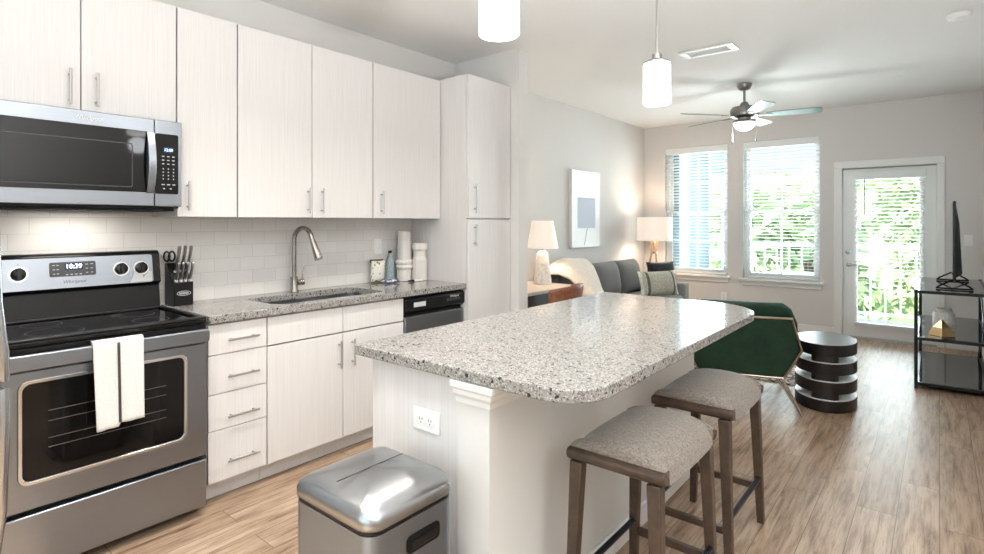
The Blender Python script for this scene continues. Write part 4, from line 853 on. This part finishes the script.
# air vent and smoke detector
vt = thing('ceiling_vent', 'white rectangular air vent in the ceiling beside the far pendant', 'vent', (-1.42, 4.6, CZ), 0)
MB().ringprism(rrect(-1.63, -1.21, 4.50, 4.70, 0.004, 2), rrect(-1.575, -1.265, 4.535, 4.665, 0.003, 2), 'z', CZ - 0.012, CZ - 0.0005).build('frame', M['white'], vt, bevel=0.003)
lv = MB()
for k in range(7): lv.hexa([(-1.574, 4.536 + k * 0.0186, CZ - 0.0075), (-1.266, 4.536 + k * 0.0186, CZ - 0.0075), (-1.266, 4.553 + k * 0.0186, CZ - 0.005), (-1.574, 4.553 + k * 0.0186, CZ - 0.005)], [(-1.574, 4.536 + k * 0.0186, CZ - 0.0065), (-1.266, 4.536 + k * 0.0186, CZ - 0.0065), (-1.266, 4.553 + k * 0.0186, CZ - 0.004), (-1.574, 4.553 + k * 0.0186, CZ - 0.004)])
lv.build('louvres', M['white'], vt); MB().box(-1.578, -1.262, 4.532, 4.668, CZ - 0.0009, CZ - 0.0004).build('backing', M['white'], vt)
tag(MB().lathe([(0.0, -0.0005), (0.066, -0.0005), (0.066, -0.014), (0.058, -0.032), (0.03, -0.036), (0.0, -0.036)][::-1], (0.099, 4.867, CZ), 28).build('smoke_detector', M['white'], bevel=0.002), 'round white smoke detector on the ceiling, top right', 'smoke detector')
# ceiling fan
FCX, FCY = -1.49, 5.95
fn_ = thing('ceiling_fan', 'pewter ceiling fan with five blades and lit bowl light', 'ceiling fan', (FCX, FCY, 2.25))
c0 = (FCX, FCY, 0)
MB().lathe([(0.0, CZ - 0.0005), (0.068, CZ - 0.0005), (0.070, CZ - 0.012), (0.055, CZ - 0.05), (0.035, CZ - 0.066), (0.0, CZ - 0.066)][::-1], c0, 28).build('canopy', M['fan_metal'], fn_)
MB().cyl((FCX, FCY, 2.55), (FCX, FCY, CZ - 0.066), 0.012, seg=12).build('downrod', M['fan_metal'], fn_)
MB().lathe([(0.0, 2.405), (0.09, 2.405), (0.125, 2.42), (0.13, 2.44), (0.13, 2.485), (0.115, 2.51), (0.05, 2.52), (0.03, 2.56), (0.0, 2.56)], c0, 36).build('motor', M['fan_metal'], fn_)
MB().lathe([(0.0, 2.355), (0.105, 2.355), (0.112, 2.365), (0.105, 2.378), (0.06, 2.385), (0.06, 2.404), (0.0, 2.404)], c0, 32).build('light_fitter', M['fan_metal'], fn_)
MB().lathe([(0.0, 2.275), (0.035, 2.279), (0.068, 2.295), (0.092, 2.32), (0.103, 2.354), (0.0, 2.354)], c0, 32).build('light_bowl', M['bowl_glow'], fn_)
A0 = math.radians(13)
for k in range(5):
    a = A0 + k * 2 * PI / 5; pitch = math.radians(-13)
    outline = rrect(0.19, 0.66, -0.062, 0.062, [0.03, 0.03, 0.02, 0.02], 5)
    mb = MB().prism([(p[0], p[1] * (0.78 + 0.34 * (p[0] - 0.19) / 0.47)) for p in outline], 'z', -0.003, 0.003)
    Mx = Matrix.Translation((FCX, FCY, 2.425)) @ Matrix.Rotation(a, 4, 'Z') @ Matrix.Rotation(pitch, 4, 'X')
    bl = mb.xf(Mx).build('blade', M['blade'], fn_, bevel=0.001, seg=1)
    br = MB().prism(rrect(0.125, 0.245, -0.022, 0.022, 0.01, 3), 'z', -0.009, -0.0035).xf(Mx); br.build('blade_bracket', M['fan_metal'], bl)
for (ax, ay, ln) in ((-0.095, -0.06, 0.14), (0.10, 0.03, 0.12)):
    cc = MB().cyl((FCX + ax, FCY + ay, 2.365 - ln - 0.05), (FCX + ax, FCY + ay, 2.36), 0.0018, seg=6).build('pull_chain', M['champagne'], fn_)
    MB().lathe([(0.0, 0), (0.007, 0.004), (0.007, 0.026), (0.0, 0.032)], (FCX + ax, FCY + ay, 2.365 - ln - 0.082), 12).build('chain_fob', M['walnut'], cc)
light('fan_bowl_lamp', 'POINT', (FCX, FCY, 2.22), 14, NEUT, radius=0.07)

# ------------------------------------------------------------------ living room, left wall
art = thing('wall_art', 'pale abstract canvas hanging on the wall above the sofa', 'painting', (LX, 6.01, 1.06))
MB().box(LX + 0.001, LX + 0.042, 5.665, 6.355, 1.06, 1.985).build('canvas', M['white'], art, bevel=0.002)
m = M['paint'] = mat('pale_abstract_paint', lin(230, 232, 236), 0.7); t = NT(m)
tc2 = t.n('ShaderNodeTexCoord'); sp = t.n('ShaderNodeSeparateXYZ'); t.l(tc2.outputs['Object'], sp.inputs[0])
nz = t.noise(t.obco(), 3, 4); 
M['artblue'] = mat('pale_blue_wash', lin(206, 212, 226), 0.7); M['artgrey'] = mat('grey_ink', lin(150, 152, 156), 0.7)
MB().box(LX + 0.0422, LX + 0.0428, 5.80, 6.24, 1.29, 1.66).build('painted_block', M['artblue'], art)
MB().tube([(LX + 0.0428, 6.03, 1.288), (LX + 0.0428, 6.0, 1.20), (LX + 0.0428, 5.96, 1.09)], 0.004, 6, flat=0.15).build('painted_line', M['artgrey'], art)

ds = thing('desk', 'pale topped desk with dark frame behind the island, left wall', 'desk', (-3.0, 4.3, 0))
MB().box(-3.315, -2.70, 3.74, 4.74, 0.722, 0.752).build('desk_top', M['desk_top'], ds, bevel=0.003)
MB().box(-3.29, -2.74, 3.78, 4.70, 0.60, 0.7215).build('drawer_apron', M['dgrey'], ds, bevel=0.002)
for (xx, yy) in ((-3.28, 3.77), (-2.76, 3.77), (-3.28, 4.70), (-2.76, 4.70)): MB().box(xx - 0.02, xx + 0.02, yy - 0.02, yy + 0.02, 0, 0.5995).build('leg', M['frame_black'], ds)
dlp = thing('table_lamp', 'lit white table lamp with tapered base on the desk', 'lamp', (-3.0, 4.6, 0.7525))
MB().lathe([(0.0, 0.0005), (0.088, 0.0005), (0.09, 0.012), (0.072, 0.15), (0.055, 0.30), (0.03, 0.325), (0.0, 0.325)], (-3.0, 4.6, 0.7525), 28).build('base', M['speck'], dlp)
MB().cyl((-3.0, 4.6, 1.078), (-3.0, 4.6, 1.2), 0.008, seg=8).build('neck', M['nickel'], dlp)
def shade(x, y, z0, z1, r0, r1, par):
    n = 36; ring = lambda r, z: [(x + r * math.cos(2 * PI * k / n), y + r * math.sin(2 * PI * k / n), z) for k in range(n)]
    return MB().rings([ring(r0, z0), ring(r1, z1), ring(r1 - 0.004, z1), ring(r0 - 0.004, z0)], closed=True).build('lamp_shade', M['lamp_cloth'], par)
shade(-3.0, 4.6, 1.105, 1.375, 0.155, 0.105, dlp)
light('table_lamp_bulb', 'POINT', (-3.0, 4.6, 1.25), 7, (1.0, 0.80, 0.62), radius=0.04)
fl = thing('floor_lamp', 'tripod floor lamp with wide drum shade in the window corner', 'lamp', (-2.97, 7.32, 0))
for k in range(3):
    a = math.radians(80 + 120 * k)
    MB().tube([(-2.97 + 0.21 * math.cos(a), 7.32 + 0.21 * math.sin(a), 0.0), (-2.97 + 0.035 * math.cos(a), 7.32 + 0.035 * math.sin(a), 0.95), (-2.97 + 0.045 * math.cos(a + 0.6), 7.32 + 0.045 * math.sin(a + 0.6), 1.14)], 0.012, 10).build('leg', M['lampwood'], fl)
MB().lathe([(0.0, 0.935), (0.04, 0.935), (0.04, 0.965), (0.0, 0.965)], (-2.97, 7.32, 0), 20).build('collar', M['champagne'], fl)
shade(-2.97, 7.32, 1.115, 1.43, 0.235, 0.228, fl)
light('floor_lamp_bulb', 'POINT', (-2.97, 7.32, 1.27), 11, (1.0, 0.78, 0.6), radius=0.05)
# sofa
SY = (4.93, 7.03)
so = thing('sofa', 'grey fabric sofa against the left wall under the canvas', 'sofa', (-2.85, 5.98, 0))
MB().box(-3.29, -2.42, SY[0] + 0.02, SY[1] - 0.02, 0.12, 0.30).build('base', M['sofa'], so, bevel=0.02, seg=3)
MB().box(-3.29, -3.13, SY[0] + 0.02, SY[1] - 0.02, 0.30, 0.80).build('backrest', M['sofa'], so, bevel=0.035, seg=4)
for ya in (SY[0], SY[1] - 0.15): MB().box(-3.28, -2.40, ya, ya + 0.15, 0.13, 0.605).build('arm', M['sofa'], so, bevel=0.03, seg=4)
w3 = (SY[1] - SY[0] - 0.31) / 3
for k in range(3):
    yc = SY[0] + 0.155 + w3 * (k + 0.5)
    soft_box(0.70, w3 - 0.006, 0.16, 0.045, 0.02).xf(Matrix.Translation((-2.76, yc, 0.301))).build('seat_cushion', M['sofa'], so, smooth=60)
    pillow_mb(w3 + 0.05, 0.42, 0.24, 14, 4.0, 0.02).xf(Matrix.Translation((-3.04, yc, 0.68)) @ Matrix.Rotation(math.radians(-10), 4, 'Y') @ Matrix.Rotation(PI / 2, 4, 'Z')).build('back_cushion', M['sofa' if k == 0 else 'sofa_dark'], so, smooth=80)
for (xx, yy) in ((-3.2, 5.05), (-2.5, 5.05), (-3.2, 6.9), (-2.5, 6.9)): MB().cyl((xx, yy, 0), (xx, yy, 0.119), 0.018, 0.025, seg=10).build('leg', M['walnut'], so)
# throw over the sofa corner
def throw():
    ed = [((-3.22, 4.90, 0.80), (-3.24, 5.42, 0.88)), ((-3.17, 4.83, 0.85), (-3.20, 5.44, 0.925)), ((-3.08, 4.80, 0.885), (-3.10, 5.45, 0.945)), ((-2.97, 4.82, 0.89), (-2.97, 5.43, 0.935)),
          ((-2.87, 4.86, 0.84), (-2.85, 5.36, 0.87)), ((-2.79, 4.89, 0.75), (-2.75, 5.27, 0.77)), ((-2.73, 4.91, 0.66), (-2.67, 5.19, 0.67)), ((-2.69, 4.92, 0.62), (-2.60, 5.12, 0.61)), ((-2.63, 4.93, 0.60), (-2.53, 5.10, 0.50))]
    mb = MB()
    def fn(a, b):
        f = a * (len(ed) - 1); i = min(int(f), len(ed) - 2); q = f - i
        L = Vector(ed[i][0]).lerp(Vector(ed[i + 1][0]), q); Rr = Vector(ed[i][1]).lerp(Vector(ed[i + 1][1]), q)
        p = L.lerp(Rr, b); curl = max(0, 1 - b / 0.22)
        return (p.x + 0.006 * math.sin(b * 11 + a * 5), p.y + 0.03 * curl * curl, p.z + 0.035 * math.sin(PI * b) - 0.06 * curl ** 2 + 0.008 * math.sin(a * 13 + b * 9))
    return mb.grid(fn, 32, 18)
tag(throw().build('throw_blanket', M['throw'], solid=0.04, sub=1), 'cream fleecy throw draped over the left end of the sofa', 'blanket')
pp = pillow_mb(0.56, 0.30, 0.16, 14, 2.6).build('throw_pillow', M['pattern_pillow'], smooth=80); pp.location = (-2.56, 6.43, 0.635); pp.rotation_euler = (math.radians(-14), 0, math.radians(62))
tag(pp, 'striped olive and cream lumbar pillow on the right end of the sofa', 'pillow', 'sofa pillows')
pb = pillow_mb(0.42, 0.36, 0.16, 14, 2.6).build('throw_pillow', M['black_fur'], smooth=80); pb.location = (-2.66, 6.80, 0.69); pb.rotation_euler = (math.radians(-14), 0, math.radians(60))
tag(pb, 'black plush pillow behind the striped lumbar pillow', 'pillow', 'sofa pillows')
# leather chair at the desk
lc = thing('desk_chair', 'brown leather bucket chair pushed up to the desk', 'chair', (-2.60, 4.12, 0), math.radians(100))
def bucket(a, b):
    th = math.radians(-72 + 144 * a); r = 0.225 + 0.06 * b; hgt = 0.44 + b * (0.34 + 0.06 * math.cos(th))
    return (r * math.sin(th), -r * math.cos(th) * 0.95, hgt)
MB().grid(bucket, 24, 8).build('back_shell', M['leather'], lc, local=True, solid=0.03, sub=1)
MB().prism([(0.235 * math.cos(2 * PI * k / 24), 0.225 * math.sin(2 * PI * k / 24)) for k in range(24)], 'z', 0.41, 0.468).build('seat', M['leather'], lc, local=True, bevel=0.02, seg=3)
for sx in (-1, 1):
    for sy in (-1, 1): MB().cyl((sx * 0.2, sy * 0.2, 0), (sx * 0.13, sy * 0.13, 0.409), 0.011, 0.015, seg=8).build('leg', M['frame_black'], lc, local=True)
# rug
tag(MB().prism(rrect(-2.36, -0.92, 5.22, 7.3, 0.01, 2), 'z', 0.0005, 0.012).build('area_rug', M['rug']), 'cream and brown patterned area rug on the plank floor', 'rug')

# ------------------------------------------------------------------ green lounge chair (local: back at -y, seat faces +y)
gc = thing('lounge_chair', 'green velvet lounge chair with metal frame, its back turned this way', 'chair', (-1.125, 4.38, 0), math.radians(19))
LB = dict(local=True)
hexb = [(-0.285, 0.24), (0.285, 0.24), (0.385, 0.46), (0.315, 0.69), (-0.315, 0.69), (-0.385, 0.46)]
def lean(z): return -0.14 * (z - 0.24) / 0.45
def hexring(sc, y): 
    return [(x * sc, y + lean(z), 0.465 + (z - 0.465) * sc) for x, z in hexb]
MB().rings([hexring(0.97, 0.0), hexring(0.99, 0.012), hexring(0.99, 0.05), hexring(0.95, 0.06)]).build('back_panel', M['velvet'], gc, bevel=0.006, **LB)
fr_ = [(x * 1.0, -0.008 + lean(z), z) for x, z in hexb]
MB().tube(fr_, 0.010, 10, closed=True).build('back_frame', M['champagne'], gc, **LB)
# plump inner back rising above the frame
ic = []
def inner(y, sx, z1, zt):
    pts = [(-0.30, 0.30), (0.30, 0.30), (0.38, 0.50), (0.37, 0.64), (0.325, 0.745), (0.27, 0.785), (-0.27, 0.785), (-0.325, 0.745), (-0.37, 0.64), (-0.38, 0.50)]
    return [(x * sx, y + lean(z) + 0.02, 0.53 + (z - 0.53) * zt) for x, z in pts]
MB().rings([inner(0.058, 0.94, 0, 0.94), inner(0.075, 0.985, 0, 0.985), inner(0.10, 1.0, 0, 1.0), inner(0.14, 0.985, 0, 0.985), inner(0.165, 0.93, 0, 0.93)]).build('back_cushion', M['velvet'], gc, bevel=0.012, seg=3, smooth=60, **LB)
soft_box(0.60, 0.52, 0.16, 0.05, 0.02).xf(Matrix.Translation((0, 0.44, 0.265))).build('seat_cushion', M['velvet'], gc, smooth=60, **LB)
for sx in (-1, 1):
    MB().box(sx * 0.325 - 0.035, sx * 0.325 + 0.035, 0.17, 0.60, 0.27, 0.54).build('arm', M['velvet'], gc, bevel=0.03, seg=4, **LB)
    lm_ = MB().tube([(sx * 0.27, -0.008, 0.24), (sx * 0.385, -0.10, 0.008)], 0.009, 8).tube([(sx * 0.235, 0.02, 0.244), (sx * 0.385, -0.092, 0.009)], 0.009, 8); lm_.build('rear_leg', M['champagne'], gc, **LB)
    lm_ = MB().tube([(sx * 0.27, 0.62, 0.25), (sx * 0.36, 0.70, 0.009)], 0.009, 8).tube([(sx * 0.27, 0.54, 0.25), (sx * 0.36, 0.69, 0.009)], 0.009, 8); lm_.build('front_leg', M['champagne'], gc, **LB)
    MB().tube([(sx * 0.27, 0.0, 0.246), (sx * 0.27, 0.64, 0.25)], 0.009, 8).build('seat_rail', M['champagne'], gc, **LB)
# side table of stacked oval discs
stb = thing('side_table', 'dark side table made of stacked oval slabs by the green chair', 'side table', (-0.66, 4.90, 0), math.radians(7))
def oval(a, b, n=40): return [(a * math.cos(2 * PI * k / n), b * math.sin(2 * PI * k / n)) for k in range(n)]
for k in range(4):
    z0 = 0.004 + k * 0.133
    sb_ = MB().prism(oval(0.20, 0.29), 'z', z0, z0 + 0.082).build('slab', M['espresso'], stb, bevel=0.002, **LB)
    if k < 3:
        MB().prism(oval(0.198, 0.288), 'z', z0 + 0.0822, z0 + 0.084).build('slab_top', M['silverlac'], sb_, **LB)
        MB().prism(rrect(-0.085, 0.085, -0.255, 0.22, 0.04, 4), 'z', z0 + 0.0842, z0 + 0.1328).build('core', M['espresso'], stb, **LB)

# ------------------------------------------------------------------ TV stand and TV
tv = thing('tv_stand', 'black metal media stand with three smoked glass shelves', 'tv stand', (0.08, 6.5, 0))
X0, X1, Y0, Y1 = -0.147, 0.30, 5.80, 7.2
for (xx, yy) in ((X0, Y0), (X1, Y0), (X0, Y1), (X1, Y1)): MB().box(xx - 0.012, xx + 0.012, yy - 0.012, yy + 0.012, 0, 0.81).build('post', M['frame_black'], tv)
for z in (0.78, 0.398, 0.03):
    fm = MB().box(X0 + 0.0125, X1 - 0.0125, Y0 - 0.012, Y0 + 0.012, z, z + 0.024).box(X0 + 0.0125, X1 - 0.0125, Y1 - 0.012, Y1 + 0.012, z, z + 0.024).box(X0 - 0.012, X0 + 0.012, Y0 + 0.0125, Y1 - 0.0125, z, z + 0.024).box(X1 - 0.012, X1 + 0.012, Y0 + 0.0125, Y1 - 0.0125, z, z + 0.024)
    fm.build('shelf_frame', M['frame_black'], tv)
    MB().box(X0 + 0.0125, X1 - 0.0125, Y0 + 0.0125, Y1 - 0.0125, z + 0.016, z + 0.024).build('shelf', M['shelf_glass'], tv)
MB().tube([(X1, Y0 + 0.02, 0.06), (X1, Y1 - 0.02, 0.77)], 0.006, 8).build('cross_brace', M['frame_black'], tv); MB().tube([(X1 - 0.014, Y0 + 0.02, 0.77), (X1 - 0.014, Y1 - 0.02, 0.06)], 0.006, 8).build('cross_brace', M['frame_black'], tv)
tl = thing('television', 'flat black television seen edge-on on the media stand', 'television', (0.10, 6.55, 0.8045))
MB().box(0.085, 0.105, 6.0, 7.12, 0.885, 1.535).build('screen_frame', M['black'], tl, bevel=0.004)
MB().box(0.083, 0.0848, 6.01, 7.11, 0.90, 1.525).build('screen', M['black_gloss'], tl)
MB().hexa([(0.1055, 6.05, 0.90), (0.145, 6.08, 0.93), (0.145, 7.04, 0.93), (0.1055, 7.07, 0.90)], [(0.1055, 6.05, 1.50), (0.128, 6.1, 1.35), (0.128, 7.02, 1.35), (0.1055, 7.07, 1.50)]).build('back_cover', M['dgrey'], tl, bevel=0.006)
for yy in (6.1, 7.0):
    ft = MB().tube([(-0.02, yy - 0.05, 0.8115), (0.0, yy - 0.04, 0.83), (0.095, yy, 0.884)], 0.0075, 8).tube([(0.21, yy - 0.05, 0.8115), (0.19, yy - 0.04, 0.83), (0.095, yy, 0.884)], 0.0075, 8)
    ft.tube([(-0.02, yy - 0.05, 0.8125), (0.03, yy - 0.075, 0.8125), (0.16, yy - 0.075, 0.8125), (0.21, yy - 0.05, 0.8125)], 0.007, 8)
    ft.build('foot', M['black_matte'], tl)
vj = thing('ceramic_jar', 'mottled white jar on the middle shelf of the media stand', 'vase', (0.03, 6.22, 0.4225))
MB().lathe([(0.0, 0.0005), (0.055, 0.0005), (0.072, 0.012), (0.075, 0.03), (0.075, 0.15), (0.066, 0.168), (0.054, 0.172), (0.054, 0.20), (0.048, 0.20), (0.046, 0.17), (0.0, 0.165)], (0.03, 6.22, 0.4225), 28).build('body', M['speck'], vj)
go = thing('geometric_ornament', 'gold faceted ornament in front of the white jar', 'ornament', (0.02, 6.0, 0.4225))
gz = 0.4225
def pent(r, z, a0): return [(0.015 + r * math.cos(a0 + 2 * PI * k / 5), 6.0 + r * math.sin(a0 + 2 * PI * k / 5), gz + z) for k in range(5)]
MB().raw(pent(0.095, 0.0005, -PI / 2) + pent(0.062, 0.068, -PI / 2) + [(0.015, 6.0, gz + 0.135)], [(0, 1, 2, 3, 4), (0, 1, 6, 5), (1, 2, 7, 6), (2, 3, 8, 7), (3, 4, 9, 8), (4, 0, 5, 9), (5, 6, 10), (6, 7, 10), (7, 8, 10), (8, 9, 10), (9, 5, 10)]).build('body', M['gold'], go, smooth=5, bevel=0.002, seg=1)
